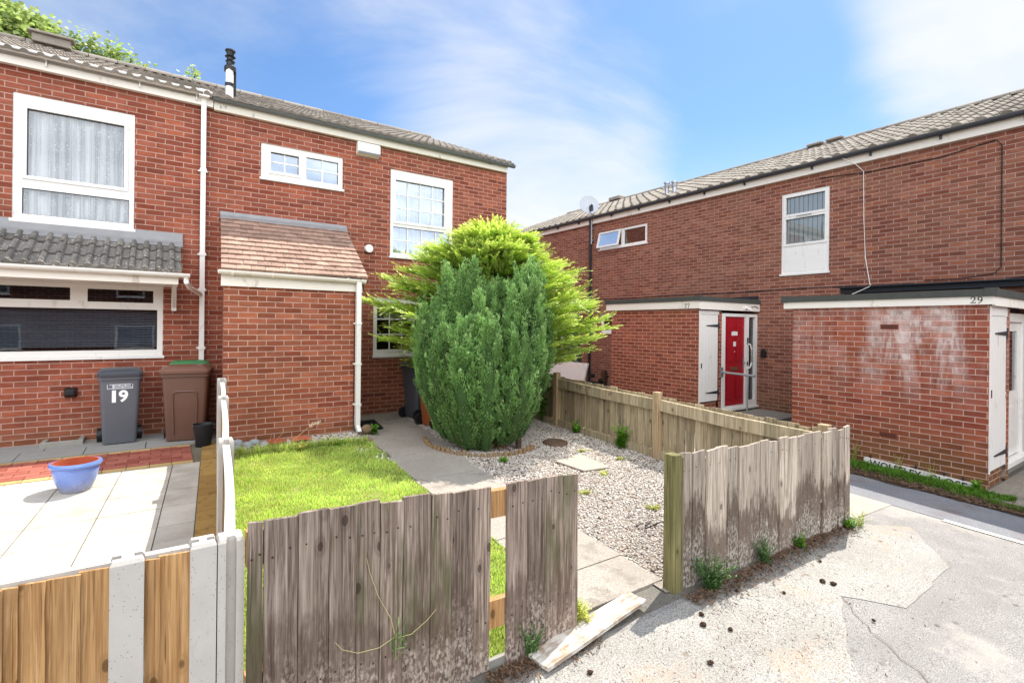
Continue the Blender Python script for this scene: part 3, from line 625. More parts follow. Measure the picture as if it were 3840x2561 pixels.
def glyph(ch):                                         # numerals with thick and thin strokes, unit box
    S = {'2': [[(.12, .70, .05), (.10, .80, .09), (.22, .95, .06), (.45, 1.0, .05), (.70, .93, .09), (.78, .75, .12), (.68, .55, .10), (.40, .28, .05), (.14, .08, .05)], [(.10, .06, .06), (.45, .06, .07), (.82, .06, .07), (.88, .2, .03)]],
         '9': [[(.78, .72, .11), (.70, .93, .08), (.45, 1.0, .05), (.22, .92, .09), (.14, .70, .11), (.24, .50, .08), (.48, .44, .05), (.70, .52, .06), (.80, .70, .11), (.76, .40, .10), (.55, .14, .06), (.20, .0, .05)]],
         '7': [[(.12, .78, .04), (.16, .94, .08), (.5, .94, .09), (.86, .95, .06), (.70, .62, .07), (.55, .3, .09), (.48, 0, .10)]]}
    return S[ch]
def numerals(txt, F, u, z, w, h, d, dirn=1, weight=1.0):
    mb = MB()
    for i, ch in enumerate(txt):
        for st in glyph(ch):
            pts = [(u + dirn * (i * w * 1.12 + x * w), z + y * h, t * h * .62 * weight) for x, y, t in st]
            for k in range(len(pts) - 1):
                a, b = pts[k], pts[k + 1]; dx, dz = b[0] - a[0], b[1] - a[1]; l = math.hypot(dx, dz) or 1; nx, nz = -dz / l, dx / l
                ex, ez = dx / l * .12 * h * .3, dz / l * .12 * h * .3
                q = [(a[0] + nx * a[2] - ex, a[1] + nz * a[2] - ez), (b[0] + nx * b[2] + ex, b[1] + nz * b[2] + ez), (b[0] - nx * b[2] + ex, b[1] - nz * b[2] + ez), (a[0] - nx * a[2] - ex, a[1] - nz * a[2] - ez)]
                mb.prism([F.p(x, y, d + .0003 * k) for x, y in q], Vector(F.p(0, 0, .004)) - Vector(F.p(0, 0, 0)))
    return mb
def text_mb(txt, width, height, mapf, bold=0.0):
    """lettering as flat solid outlines, mapped by mapf(x in 0..1, y in 0..1, depth)"""
    cu = bpy.data.curves.new('lettering', 'FONT'); cu.body = txt; cu.offset = bold; cu.resolution_u = 4; cu.fill_mode = 'BOTH'
    ob = bpy.data.objects.new('lettering', cu); COL.objects.link(ob); dg = bpy.context.evaluated_depsgraph_get(); me = bpy.data.meshes.new_from_object(ob.evaluated_get(dg))
    vs = [v.co.copy() for v in me.vertices]; fs = [tuple(p.vertices) for p in me.polygons]
    x0, x1 = min(v.x for v in vs), max(v.x for v in vs); y0, y1 = min(v.y for v in vs), max(v.y for v in vs)
    mb = MB(); mb.add([mapf((v.x - x0) / (x1 - x0), (v.y - y0) / (y1 - y0), 0) for v in vs], fs)
    bpy.data.objects.remove(ob); bpy.data.curves.remove(cu); bpy.data.meshes.remove(me); return mb

# ------------------------------------------------------------------ left terrace: the end house with the porch (21) and its neighbour (19)
PITCH = R(23); SPL = (0, math.cos(PITCH), math.sin(PITCH)); XE, XP, XW = 5.976, .46, -6.2; BACK = 17.0; RIDGE_Y = 12.95
ridge_z = lambda z0, y: z0 + (y - 8.80) * math.tan(PITCH)
h21 = thing('brick_house', 'end brick house with barred windows, tiled porch store and white alarm box', 'house', ((XP + XE) / 2, 13, .3))
h19 = thing('brick_house', 'brick house at the left edge with lace curtains and a dark tiled canopy', 'house', ((XP + XW) / 2, 13, .3))
O_tall = (3.415, 4.703, 3.213, 4.816); O_sw = (1.259, 2.548, 4.284, 4.837); O_low = (3.117, 4.72, 1.386, 2.432)
O_up = (-1.615, -.36, 3.257, 4.881); O_gr = (-1.85, -.01, 1.47, 2.497)
mb = MB(); wall(mb, FL, XP, XE, .1, 5.26, [O_tall, O_sw, O_low])
mb.add([(XE, 8.975, .1), (XE, BACK, .1), (XE, BACK, 5.26), (XE, RIDGE_Y, 5.30 + (RIDGE_Y - 8.85) * math.tan(PITCH)), (XE, 8.975, 5.26)], [(0, 1, 2, 3, 4)])
mb.add([(XP, BACK, .1), (XE, BACK, .1), (XE, BACK, 5.26), (XP, BACK, 5.26)], [(0, 1, 2, 3)]); mb.build('wall', M['brick_left'], h21)
mb = MB(); wall(mb, FL, XW, XP, .1, 5.26, [O_up, O_gr]); mb.add([(XW, BACK, .1), (XP, BACK, .1), (XP, BACK, 5.26), (XW, BACK, 5.26)], [(0, 1, 2, 3)])
mb.add([(XW, 8.975, .1), (XW, BACK, .1), (XW, BACK, 5.26), (XW, RIDGE_Y, 6.9), (XW, 8.975, 5.26)], [(0, 1, 2, 3, 4)]); mb.build('wall', M['brick_left'], h19)
def main_roof(par, x0, x1, name='roof'):
    mb = MB(); run = (RIDGE_Y - 8.80) / math.cos(PITCH)
    tile_roof(mb, (x0, 8.80, 5.335), (1, 0, 0), SPL, x1 - x0, run, .30, .335, PROFD)
    rz = 5.335 + run * math.sin(PITCH)
    x = x0
    while x < x1 - .05:                               # half round ridge tiles
        e = min(x + .45, x1); mb.prism([(x + .006, RIDGE_Y + .13 * math.cos(t), rz + .0 + .10 * math.sin(t)) for t in [math.pi * k / 8 for k in range(9)]], (e - x - .012, 0, 0)); x = e
    mb.add([(x0, RIDGE_Y, rz), (x1, RIDGE_Y, rz), (x1, BACK + .2, 5.3), (x0, BACK + .2, 5.3)], [(0, 1, 2, 3)])
    mb.add([(x0, 8.86, 5.30), (x1, 8.86, 5.30), (x1, RIDGE_Y, rz - .05), (x0, RIDGE_Y, rz - .05)], [(0, 1, 2, 3)])
    return mb.build(name, M['tile_left'], par), rz
rf21, RZ = main_roof(h21, XP + .005, XE + .06); rf19, _ = main_roof(h19, XW, XP - .005)
mb = MB(); mb.box(-2.05, -1.5, RIDGE_Y - .22, RIDGE_Y - .02, RZ + .02, RZ + .17); mb.box(-2.1, -1.45, RIDGE_Y - .28, RIDGE_Y, RZ + .17, RZ + .21); mb.build('ridge_vent', M['tile_left'], rf19, bevel=.01)
MB().box(XP + .14, XE - .03, 8.90, 8.973, 5.175, 5.30).build('fascia', M['fascia_dirty'], h21)
MB().box(XW, XP + .13, 8.895, 8.973, 5.20, 5.325).build('fascia', M['fascia'], h19)
MB().box(XW, XP + .14, 8.885, 8.899, 5.315, 5.335).build('fascia_cap', M['upvc'], h19)
mb = MB(); gutter(mb, (XP + .12, 8.85, 5.345), (XE + .11, 8.85, 5.33), .056)
for x in (.75, 1.75, 2.75, 3.7, 4.55, 5.3, 5.85): mb.prism([(x, 8.85 + .061 * math.cos(t), 5.34 + .061 * math.sin(t)) for t in [math.pi + math.pi * k / 8 for k in range(9)]], (.022, 0, 0))
mb.build('gutter', M['gutter_grey'], h21)
mb = MB(); gutter(mb, (XW, 8.835, 5.395), (XP + .11, 8.835, 5.38), .06)
for x in (-3.3, -2.3, -1.30, -.32, .36): mb.prism([(x, 8.835 + .066 * math.cos(t), 5.388 + .066 * math.sin(t)) for t in [math.pi + math.pi * k / 8 for k in range(9)]], (.03, 0, 0)); mb.box(x + .008, x + .022, 8.86, 8.893, 5.25, 5.36)
mb.build('gutter', M['upvc'], h19)
mb = MB(); mb.box(.435, .50, 8.87, 8.93, 1.25, 5.34); mb.box(.40, .535, 8.79, 8.90, 5.30, 5.40)
for z in (4.2, 2.95, 2.42, 1.55): mb.box(.425, .51, 8.862, 8.938, z, z + .05); mb.box(.405, .53, 8.935, 8.974, z + .015, z + .035)
dp = mb.build('downpipe', M['upvc'], h19)
mb = MB(); mb.tube([(.83, 9.22, 5.45), (.83, 9.22, 5.96)], .055, 14); fl = mb.build('flue', M['upvc'], rf21, smooth=True)
mb = MB(); mb.lathe([(.058, 5.70), (.064, 5.70), (.064, 5.75), (.058, 5.75)], (.83, 9.22, 0)); mb.lathe([(.05, 5.95), (.085, 5.95), (.085, 6.02), (.055, 6.05), (.055, 6.10), (.07, 6.11), (.05, 6.13), (.05, 6.17), (.078, 6.185), (.05, 6.20), (.06, 6.26), (.075, 6.27), (.072, 6.29), (.0, 6.30)], (.84, 9.25, 0)); mb.tube([(.91, 9.36, 5.5), (.91, 9.36, 6.0)], .028, 10); mb.build('flue_terminal', M['black'], fl, smooth=True)

def netwin(par, o, panes, bars, gl, sash, label=None, **k): return window(par, FL, o, panes, bars, None, gl, sash, label=label, **k)
pt = (3.515, 4.52, 3.87, 4.63); pb = (3.478, 4.635, 3.285, 3.765)
netwin(h21, O_tall, [pt, pb], grid_bars(pt, 4, 3) + grid_bars(pb, 4, 2), 'glass_sky', [pt], 'tall upstairs window with barred panes')
curtain(h21, FL, 3.46, 4.66, 3.25, 4.78, M['curtain'], -.22, .015, 40, 'net_curtain')
pa, pc = (1.402, 1.829, 4.415, 4.72), (1.949, 2.475, 4.362, 4.742)
netwin(h21, O_sw, [pa, pc], grid_bars(pa, 2, 2) + grid_bars(pc, 2, 2), 'glass_sky', [pa], 'small two light window under the eaves')
curtain(h21, FL, 1.3, 2.5, 4.3, 4.8, M['blind_white'], -.2, .004, 30, 'window_blind')
pl = (3.19, 4.65, 1.497, 2.331)
netwin(h21, O_low, [pl], grid_bars(pl, 6, 3), 'glass', [], 'ground floor window half hidden by the conifers')
mb = MB(); mb.box(3.15, 4.7, 9.35, 9.37, 2.12, 2.36); mb.box(3.15, 4.7, 9.34, 9.36, 2.06, 2.11); mb.build('roller_blind', M['curtain'], h21)
pu, pv = (-1.48, -.478, 3.832, 4.70), (-1.522, -.416, 3.334, 3.668)
netwin(h19, O_up, [pu, pv], [], 'glass', [pu], 'upstairs window with lace curtain')
curtain(h19, FL, -1.60, -.37, 3.27, 4.86, M['curtain'], -.135, .03, 52, 'lace_curtain')
g1, g2, g3 = (-1.78, -1.04, 2.235, 2.405), (-.86, -.127, 2.225, 2.40), (-1.785, -.078, 1.555, 2.127)
netwin(h19, O_gr, [g1, g2, g3], [], 'glass', [], 'wide ground floor window with venetian blind')
slats(h19, FL, -1.80, -.06, 1.60, 2.14, M['blind'], pitch=.024, name='venetian_blind')
# canopy of 19: tiles, lead, fascia, gutter, bracket
AP = R(34); ASL = (0, math.cos(AP), math.sin(AP)); mb = MB(); tile_roof(mb, (XW, 8.22, 2.625), (1, 0, 0), ASL, .20 - XW, .80, .285, .285, [(t, h * 1.15) for t, h in PROFD], .03, .006); cn = mb.build('canopy_roof', M['tile_awning'], h19)
mb = MB(); mb.prism([(XW, 8.972, 3.26), (XW, 8.945, 3.26), (XW, 8.93, 3.14), (XW, 8.80, 3.055), (XW, 8.81, 3.035), (XW, 8.972, 3.10)], (.225 - XW, 0, 0)); mb.build('lead_flashing', M['lead'], cn, bevel=.006)
mb = MB(); mb.box(XW, .145, 8.245, 8.275, 2.465, 2.60); mb.box(XW, .145, 8.275, 8.974, 2.465, 2.48); mb.prism([(.145, 8.245, 2.465), (.145, 8.974, 2.465), (.145, 8.974, 3.08), (.145, 8.245, 2.60)], (.014, 0, 0)); mb.build('canopy_fascia', M['fascia'], cn)
mb = MB(); gutter(mb, (XW, 8.19, 2.62), (.29, 8.19, 2.61), .055)
for x in (-2.2, -1.1, .0): mb.prism([(x, 8.19 + .06 * math.cos(t), 2.615 + .06 * math.sin(t)) for t in [math.pi + math.pi * k / 8 for k in range(9)]], (.025, 0, 0))
mb.tube([(.25, 8.19, 2.57), (.25, 8.19, 2.50), (.29, 8.35, 2.44), (.45, 8.88, 2.37)], .034, 8); mb.build('canopy_gutter', M['upvc'], cn)
mb = MB(); mb.box(.09, .15, 8.90, 8.973, 2.12, 2.464); mb.prism([(.10, 8.90, 2.16), (.10, 8.90, 2.24), (.10, 8.30, 2.464), (.10, 8.24, 2.464)], (.04, 0, 0)); mb.build('bracket', M['upvc'], cn)
mb = MB(); mb.loft([[(-1.09 + .001 * k, 8.974, z) for k, z in ((0, .93), (0, 1.07))] + [(-.95, 8.974, 1.07), (-.95, 8.974, .93)], [(-1.07, 8.86, .97), (-1.07, 8.86, 1.04), (-.97, 8.86, 1.04), (-.97, 8.86, .97)]]); mb.build('flue_cowl', M['black'], h19, bevel=.01)
# alarm box, round vent, hook of 21
mb = MB(); mb.prism([(2.775, 8.973, 4.93), (2.775, 8.86, 4.97), (2.775, 8.86, 5.13), (2.775, 8.90, 5.165), (2.775, 8.973, 5.165)], (.405, 0, 0)); ab = mb.build('alarm_box', M['fascia'], h21, bevel=.008)
MB().box(2.78, 3.175, 8.855, 8.862, 4.955, 4.99).build('alarm_louvre', M['gutter_grey'], ab)
mb = MB(); mb.tube([(2.985, 8.974, 3.30), (2.985, 8.93, 3.30)], .055, 18); mb.tube([(3.0, 8.93, 3.30), (3.0, 8.88, 3.30)], .07, 18); mb.build('round_vent', M['upvc'], h21, smooth=True)
MB().tube([(2.61, 8.974, 3.87), (2.61, 8.91, 3.87), (2.62, 8.89, 3.90)], .008, 6).build('wall_hook', M['iron'], h21)
# porch store of 21
PX0, PX1, PY = .643, 2.345, 7.594
mb = MB(); wall(mb, FPL, PX0, PX1, .05, 2.62, [])
mb.add([(PX0, PY, .05), (PX0 + .10, 8.975, .05), (PX0 + .10, 8.975, 3.5), (PX0, PY, 2.62)], [(0, 1, 2, 3)]); mb.add([(PX1, PY, .05), (PX1 + .10, 8.975, .05), (PX1 + .10, 8.975, 3.5), (PX1, PY, 2.62)], [(0, 1, 2, 3)]); pw = mb.build('porch_wall', M['brick_porch'], h21)
def skew(mb): mb.v = [(x + .072 * (y - 7.475), y, z) for x, y, z in mb.v]; return mb          # the porch was built slightly out of square
AP = math.atan2(.93, 1.47); ASL = (0, math.cos(AP), math.sin(AP)); mb = MB(); tile_roof(mb, (.60, 7.475, 2.64), (1, 0, 0), ASL, 1.91, 1.735, .1665, .150, [(0, 0), (.03, .003), (.5, .005), (.97, .003), (1, 0)], .027, .005, True)
mb.add([(.61, 7.48, 2.63), (2.50, 7.48, 2.63), (2.50, 8.97, 3.57), (.61, 8.97, 3.57)], [(0, 1, 2, 3)]); pr = skew(mb).build('porch_roof', M['tile_plain'], h21)
mb = MB(); mb.prism([(.695, 8.972, 3.665), (.695, 8.945, 3.665), (.695, 8.93, 3.61), (.695, 8.84, 3.545), (.695, 8.85, 3.525), (.695, 8.972, 3.58)], (1.925, 0, 0)); mb.build('lead_flashing', M['lead'], pr, bevel=.006)
mb = MB(); mb.box(.60, 2.465, 7.56, 7.59, 2.435, 2.61); mb.prism([(2.447, 7.56, 2.44), (2.447, 8.97, 2.44), (2.447, 8.97, 3.55), (2.447, 7.56, 2.62)], (.018, 0, 0)); skew(mb).build('porch_fascia', M['fascia'], pr)
mb = MB(); gutter(mb, (.57, 7.50, 2.635), (2.48, 7.50, 2.61), .055)
for x in (.72, 1.2, 1.7, 2.2): mb.prism([(x, 7.50 + .061 * math.cos(t), 2.622 + .061 * math.sin(t)) for t in [math.pi + math.pi * k / 8 for k in range(9)]], (.025, 0, 0))
mb.build('porch_gutter', M['fascia'], pr)
mb = MB(); mb.box(2.345, 2.41, 7.46, 7.53, .45, 2.58); mb.prism([(2.347, 7.46, .46), (2.347, 7.53, .46), (2.347, 7.42, .36), (2.347, 7.37, .39)], (.06, 0, 0))
for z in (.75, 1.35, 1.95): mb.box(2.335, 2.42, 7.452, 7.538, z, z + .03); mb.box(2.33, 2.425, 7.535, 7.592, z + .005, z + .025)
mb.build('porch_downpipe', M['upvc'], pr)

# ------------------------------------------------------------------ right terrace: houses 29, 27 and the next one
RP = R(21.5); RSL = (math.cos(RP), 0, math.sin(RP)); XR = 10.766; RX = 15.1; XB = 19.4
Y29, Y27, Y25 = (-.6, 5.93), (5.93, 11.42), (11.42, 17.6)
h29 = thing('brick_house', 'terraced house with the number 29 store and a tall white panelled upstairs window', 'house', (14, 2.6, .1))
h27 = thing('brick_house', 'middle terraced house on the right with the red front door and the number 27 store', 'house', (14, 8.6, .1))
h25 = thing('brick_house', 'far terraced house on the right with dark navy door, past the black drainpipe', 'house', (14, 14.5, .1))
O27 = (9.29, 11.12, 4.25, 4.774); O29 = (4.724, 5.66, 3.095, 4.773); O27s = (10.30, 11.0, 1.785, 2.32); O25 = (11.86, 12.75, .32, 2.35); O25b = (12.83, 13.7, .5, 2.35)
ONB = {0: [O29], 1: [O27, O27s], 2: [O25, O25b]}
for i, (h, (a, b)) in enumerate(((h29, Y29), (h27, Y27), (h25, Y25))):
    mb = MB(); wall(mb, FRT, a, b, -.2, 5.12, ONB[i])
    MB().add([(XB, a, -.2), (XB, b, -.2), (XB, b, 5.12), (XB, a, 5.12)], [(0, 1, 2, 3)]).build('rear_wall', M['brick_right'], h)
    for y in ([a] if i == 0 else [b] if i == 2 else []): mb.add([(XR, y, -.2), (XB, y, -.2), (XB, y, 5.12), (RX, y, 6.85), (XR, y, 5.12)], [(0, 1, 2, 3, 4)])
    mb.build('wall', M['brick_right'], h)
    mb = MB(); run = (RX - 10.60) / math.cos(RP); tile_roof(mb, (10.60, b, 5.255), (0, -1, 0), RSL, b - a, run, .30, .345, PROF)
    rz = 5.255 + run * math.sin(RP); y = a
    while y < b - .05:
        e = min(y + .45, b); mb.prism([(RX + .13 * math.cos(t), y + .006, rz + .10 * math.sin(t)) for t in [math.pi * k / 8 for k in range(9)]], (0, e - y - .012, 0)); y = e
    mb.add([(RX, a, rz), (RX, b, rz), (XB + .2, b, 5.2), (XB + .2, a, 5.2)], [(0, 1, 2, 3)]); mb.add([(10.66, a, 5.2), (10.66, b, 5.2), (RX, b, rz - .06), (RX, a, rz - .06)], [(0, 1, 2, 3)])
    rfh = mb.build('roof', M['tile_right'], h)
    if i < 2:
        y0 = (6.1, 6.9)[i] if i else 5.0
        for y0 in ((6.25, 6.75) if i == 1 else ()): MB().box(RX - .2, RX + .2, y0, y0 + .42, rz + .05, rz + .12).build('ridge_vent', M['tile_right'], rfh, bevel=.02)
    else: MB().box(RX - .2, RX + .2, 14.3, 14.9, rz + .05, rz + .18).build('ridge_vent', M['tile_right'], rfh, bevel=.02)
    MB().box(10.69, 10.764, a, b, 5.065, 5.215).build('fascia', M['fascia'], h)
    mb = MB(); gutter(mb, (10.625, a, 5.255), (10.625, b, 5.255), .062); y = a + .5
    while y < b: mb.prism([(10.625 + .068 * math.cos(t), y, 5.255 + .068 * math.sin(t)) for t in [math.pi + math.pi * k / 8 for k in range(9)]], (0, .025, 0)); mb.box(10.63, 10.69, y, y + .025, 5.14, 5.20); y += 1.02
    mb.build('gutter', M['gutter_black'], h)
    if i == 1:
        for yy, hh in ((9.24, 5.98), (8.99, 5.95)):
            mb = MB(); mb.lathe([(.055, 5.45), (.055, hh - .15), (.075, hh - .15), (.085, hh - .1), (.06, hh - .07), (.06, hh - .05), (.085, hh - .04), (.085, hh), (0, hh + .01)], (11.5, yy, 0), 14); mb.build('flue', M['steel'], rfh, smooth=True)
mb = MB(); mb.tube([(10.68, 11.44, 5.2), (10.70, 11.44, 5.05), (10.70, 11.44, .25)], .042, 10)
for z in (.5, 1.6, 2.8, 4.0): mb.tube([(10.70, 11.44, z), (10.70, 11.44, z + .06)], .052, 10)
mb.build('downpipe', M['black'], h25)
# windows
def rwin(par, o, panes, gl, sash, label, **k): return window(par, FRT, o, panes, k.pop('bars', ()), None, gl, sash, label=label, **k)
t1, t2 = (4.81, 5.575, 4.335, 4.69), (4.81, 5.575, 3.72, 4.235)
w = rwin(h29, O29, [t1, t2], 'glass', [t1, t2], 'tall window with white vertical blinds and a solid lower panel')
mb = MB(); FRT.box(mb, 4.80, 5.585, 3.14, 3.63, -.0145, -.008); mb.build('lower_panel', M['upvc'], w, bevel=.004)
slats(h29, FRT, 4.80, 5.585, 3.70, 4.71, M['blind_white'], True, .09, d=-.075, name='vertical_blind')
MB().box(10.733, 10.745, 5.05, 5.35, 4.268, 4.282).build('trickle_vent', M['gutter_grey'], w)
s1, s2 = (9.37, 10.13, 4.31, 4.71), (10.25, 11.05, 4.31, 4.71)
w = rwin(h27, O27, [s1, s2], 'glass_sky', [], 'upstairs window with one light propped open')
mb = MB(); hinge = 4.735
def tilt(u, z, d): a = R(14); dz = z - hinge; return FRT.p(u, hinge + dz * math.cos(a), .02 - dz * math.sin(a) + d * math.cos(a))
for a, b, c, e in ((10.22, 11.08, 4.70, 4.745), (10.22, 11.08, 4.275, 4.32), (10.22, 10.265, 4.32, 4.70), (11.035, 11.08, 4.32, 4.70)):
    q = [tilt(a, c, 0), tilt(b, c, 0), tilt(b, e, 0), tilt(a, e, 0)]; mb.prism(q, Vector(tilt(a, c, .04)) - Vector(tilt(a, c, 0)))
mb.build('open_sash', M['upvc'], w)
mb = MB(); mb.add([tilt(10.262, 4.317, .02), tilt(11.038, 4.317, .02), tilt(11.038, 4.703, .02), tilt(10.262, 4.703, .02)], [(0, 1, 2, 3)]); mb.build('sash_pane', M['glass_sky'], w)
curtain(h27, FRT, 9.3, 9.62, 4.26, 4.77, M['curtain'], -.16, .01, 40, 'net_curtain'); curtain(h27, FRT, 10.2, 11.1, 4.26, 4.77, M['blind_white'], -.25, .003, 30, 'window_blind')
rwin(h27, O27s, [(10.37, 10.93, 1.875, 2.25)], 'glass', [], 'small kitchen window beside the store')
slats(h27, FRT, 10.34, 10.96, 1.83, 2.29, M['blind_white'], True, .09, name='vertical_blind')
# number 25: dark glazed screen and navy door
mb = MB(); FRT.box(mb, 11.87, 12.74, .34, 2.34, -.09, -.05)
for a, b, c, e in ((11.98, 12.26, .5, 1.0), (12.35, 12.63, .5, 1.0), (11.98, 12.26, 1.1, 1.75), (12.35, 12.63, 1.1, 1.75)): FRT.box(mb, a, b, c, e, -.0495, -.04)
d25 = mb.build('front_door', M['navy'], h25); mb = MB(); FRT.box(mb, 12.2, 12.42, 1.03, 1.07, -.039, -.03); mb.build('letter_plate', M['steel'], d25)
mb = MB(); FRT.box(mb, 12.75, 12.83, .3, 2.36, -.09, .012); mb.build('door_frame', M['upvc'], h25)
rwin(h25, O25b, [(12.9, 13.25, .6, 2.25), (13.3, 13.62, .6, 2.25)], 'glass_dark', [], 'dark full height side screen')

def store(h, X0, Y0, Y1, zf, ztop, num, wallmat, side, feltz):
    """flat roofed brick store in front of a terraced house; its door end faces -Y"""
    FS = Fr('y', X0, -1); FE = Fr('x', Y0, -1); zb = -.15
    mb = MB(); FS_ = FS; wall(mb, FS, Y0, Y1, zb, zf + .1, []); mb.add([(X0, Y1, zb), (XR, Y1, zb), (XR, Y1, zf + .1), (X0, Y1, zf + .1)], [(0, 1, 2, 3)])
    for a, b in [(X0, side['door'][0] + .002)] + side['brick']: wall(mb, FE, a, b, zb, zf + .1, [])
    wall(mb, FE, side['door'][0], side['door'][1], zb, side['door'][2], [], d=-.035)
    sw = mb.build('store_wall', wallmat, h)
    mb = MB(); mb.box(X0 - .055, X0 - .02, Y0 - .06, Y1 + .12, zf, ztop); mb.box(X0 - .0195, XR - .002, Y0 - .062, Y0 - .03, zf - .015, ztop - .001); mb.box(X0 - .02, XR - .002, Y0 - .03, Y1 + .12, zf + .02, zf + .035); fa = mb.build('store_fascia', M['fascia'], sw)
    mb = MB(); mb.box(X0 - .075, XR - .003, Y0 - .08, Y1 + .14, ztop, ztop + .03); mb.box(X0 - .08, X0 - .055, Y0 - .085, Y1 + .145, ztop - .01, feltz); mb.box(X0 - .055, XR - .003, Y0 - .085, Y0 - .062, ztop - .01, feltz); mb.box(X0 - .085, X0 + .0, Y0 - .09, Y0 + .03, ztop - .012, feltz + .012); mb.box(X0 - .085, X0 + .0, Y1 + .05, Y1 + .15, ztop - .012, feltz + .012)
    mb.build('store_roof', M['felt'], sw)
    q = numerals(num[0], FS, num[1], num[2], num[3], num[4], .056, -1); q.build('house_number', M['text_black'], fa)
    return sw, FE
sw29, FE29 = store(h29, 8.349, 1.834, 4.194, 2.275, 2.385, ('29', 2.00, 2.292, .058, .078), M['brick_eff'], dict(brick=[(9.13, 9.27)], door=(8.39, 9.13, .20)), 2.465)
sw27, FE27 = store(h27, 8.689, 6.182, 8.542, 2.335, 2.495, ('27', 6.475, 2.350, .060, .085), M['brick_store'], dict(brick=[(9.35, 9.46)], door=(8.72, 9.35, .46)), 2.575)
def tongued(mb, F, u0, u1, z0, z1, d, n=6, t=.02):
    w = (u1 - u0) / n
    for i in range(n):
        F.box(mb, u0 + w * i + .002, u0 + w * (i + 1) - .002, z0, z1, d, d + t)
    F.box(mb, u0, u1, z0, z1, d - .01, d + t - .005)
def strap(mb, F, u_tip, u_h, z, d, th=.022):
    mb.prism([F.p(u_tip, z - .008, d), F.p(u_tip, z + .008, d), F.p(u_h, z + .03, d), F.p(u_h, z - .03, d)], Vector(F.p(0, 0, .006)) - Vector(F.p(0, 0, 0))); F.box(mb, u_h, u_h + .035, z - .075, z + .075, d, d + .008)
def storedoor(h, F, u0, u1, z0, z1, zt, latch):
    mb = MB(); F.box(mb, u0 - .03, u0 - .002, z0 - .02, zt, -.03, .012); F.box(mb, u0 - .002, u1 + .02, z1 + .004, zt, -.03, .006); fr = mb.build('store_door_frame', M['upvc'], h)
    mb = MB(); tongued(mb, F, u0, u1, z0, z1, -.022); dr = mb.build('store_door', M['upvc'], h)
    for zz_ in (z1 - .22, z0 + .17): mb = MB(); strap(mb, F, u0 + .21, u1 + .005, zz_, .002); mb.build('strap_hinge', M['iron'], dr)
    mb = MB(); F.box(mb, u0 + .045, u0 + .07, latch, latch + .1, -.001, .008); mb.build('latch', M['iron'], dr)
storedoor(sw29, FE29, 8.40, 9.115, .21, 2.14, 2.262, 1.12); storedoor(sw27, FE27, 8.735, 9.335, .48, 2.22, 2.30, 1.15)
# red door of 27 with frame and side light
F = FE27; mb = MB()
for a, b, c, e in ((9.46, 9.575, .28, 2.26), (10.315, 10.44, .28, 2.26), (10.69, 10.765, .28, 2.26), (9.575, 10.315, 2.195, 2.26), (10.44, 10.69, 2.195, 2.26), (10.44, 10.69, .28, .40), (9.575, 10.315, .28, .33)): F.box(mb, a, b, c, e, -.07, .012)
F.box(mb, 9.44, 10.77, .235, .278, -.05, .06); df = mb.build('door_frame', M['upvc'], h27)
mb = MB(); F.box(mb, 9.578, 10.312, .335, 2.19, -.065, -.02)
def raised(mb, F, a, b, c, e, d): mb.loft([[F.p(a, c, d), F.p(b, c, d), F.p(b, e, d), F.p(a, e, d)], [F.p(a + .03, c + .03, d - .014), F.p(b - .03, c + .03, d - .014), F.p(b - .03, e - .03, d - .014), F.p(a + .03, e - .03, d - .014)], [F.p(a + .05, c + .05, d + .004), F.p(b - .05, c + .05, d + .004), F.p(b - .05, e - .05, d + .004), F.p(a + .05, e - .05, d + .004)]])
pan = [(9.66, 9.89, 1.88, 2.07), (10.00, 10.23, 1.88, 2.07), (9.66, 9.89, 1.24, 1.78), (10.00, 10.23, 1.24, 1.78), (9.66, 9.89, .47, .98), (10.00, 10.23, .47, .98)]
for p in pan: raised(mb, F, *p, -.008)
rd = mb.build('front_door', M['red'], h27, bevel=.003)
mb = MB(); F.box(mb, 9.80, 10.08, 1.065, 1.14, -.019, -.008); mb.build('letter_box', plain('brass plate', '6a4a34', .45, .5, .1), rd, bevel=.004)
mb = MB(); F.box(mb, 9.84, 10.06, 1.80, 1.885, -.019, -.015); mb.build('door_sign', M['upvc'], rd)
mb = MB(); F.box(mb, 9.90, 10.00, 1.57, 1.67, -.0185, -.014); F.box(mb, 9.94, 9.96, 1.45, 1.47, -.0185, -.012); mb.build('door_notice', M['upvc'], rd)
mb = MB(); F.box(mb, 10.27, 10.305, 1.10, 1.33, -.019, -.01); mb.tube([F.p(10.287, 1.22, -.012), F.p(10.287, 1.22, .03), F.p(10.19, 1.215, .035)], .009, 8); mb.build('door_handle', M['steel'], rd)
mb = MB(); F.box(mb, 10.44, 10.69, .40, 2.195, -.05, -.046); mb.build('side_light', M['glass_dark'], df)
mb = MB(); mb.tube([F.p(10.39, 1.63, .012), F.p(10.42, 1.60, .06), F.p(10.45, 1.5, .07), F.p(10.45, 1.22, .07), F.p(10.42, 1.12, .06), F.p(10.39, 1.08, .012)], .014, 8); mb.build('grab_handle', M['upvc'], df, smooth=True)
mb = MB(); F.box(mb, 10.37, 10.40, 1.62, 1.75, .013, .03); F.box(mb, 10.37, 10.40, 1.16, 1.24, .013, .024); mb.build('lock_plate', M['black'], df)
mb = MB(); mb.tube([F.p(10.2, 2.39, .062), F.p(10.2, 2.39, .10), F.p(10.27, 2.34, .16)], .028, 8); F.box(mb, 10.13, 10.17, 2.34, 2.40, .062, .09); mb.build('security_light', M['upvc'], h27)
mb = MB(); mb.tube([F.p(10.42, 2.405, .068), F.p(10.5, 2.415, .07), F.p(10.56, 2.43, .07), F.p(10.66, 2.41, .07), F.p(10.72, 2.395, .068)], .007, 6); mb.build('loose_cable', M['black'], h27)
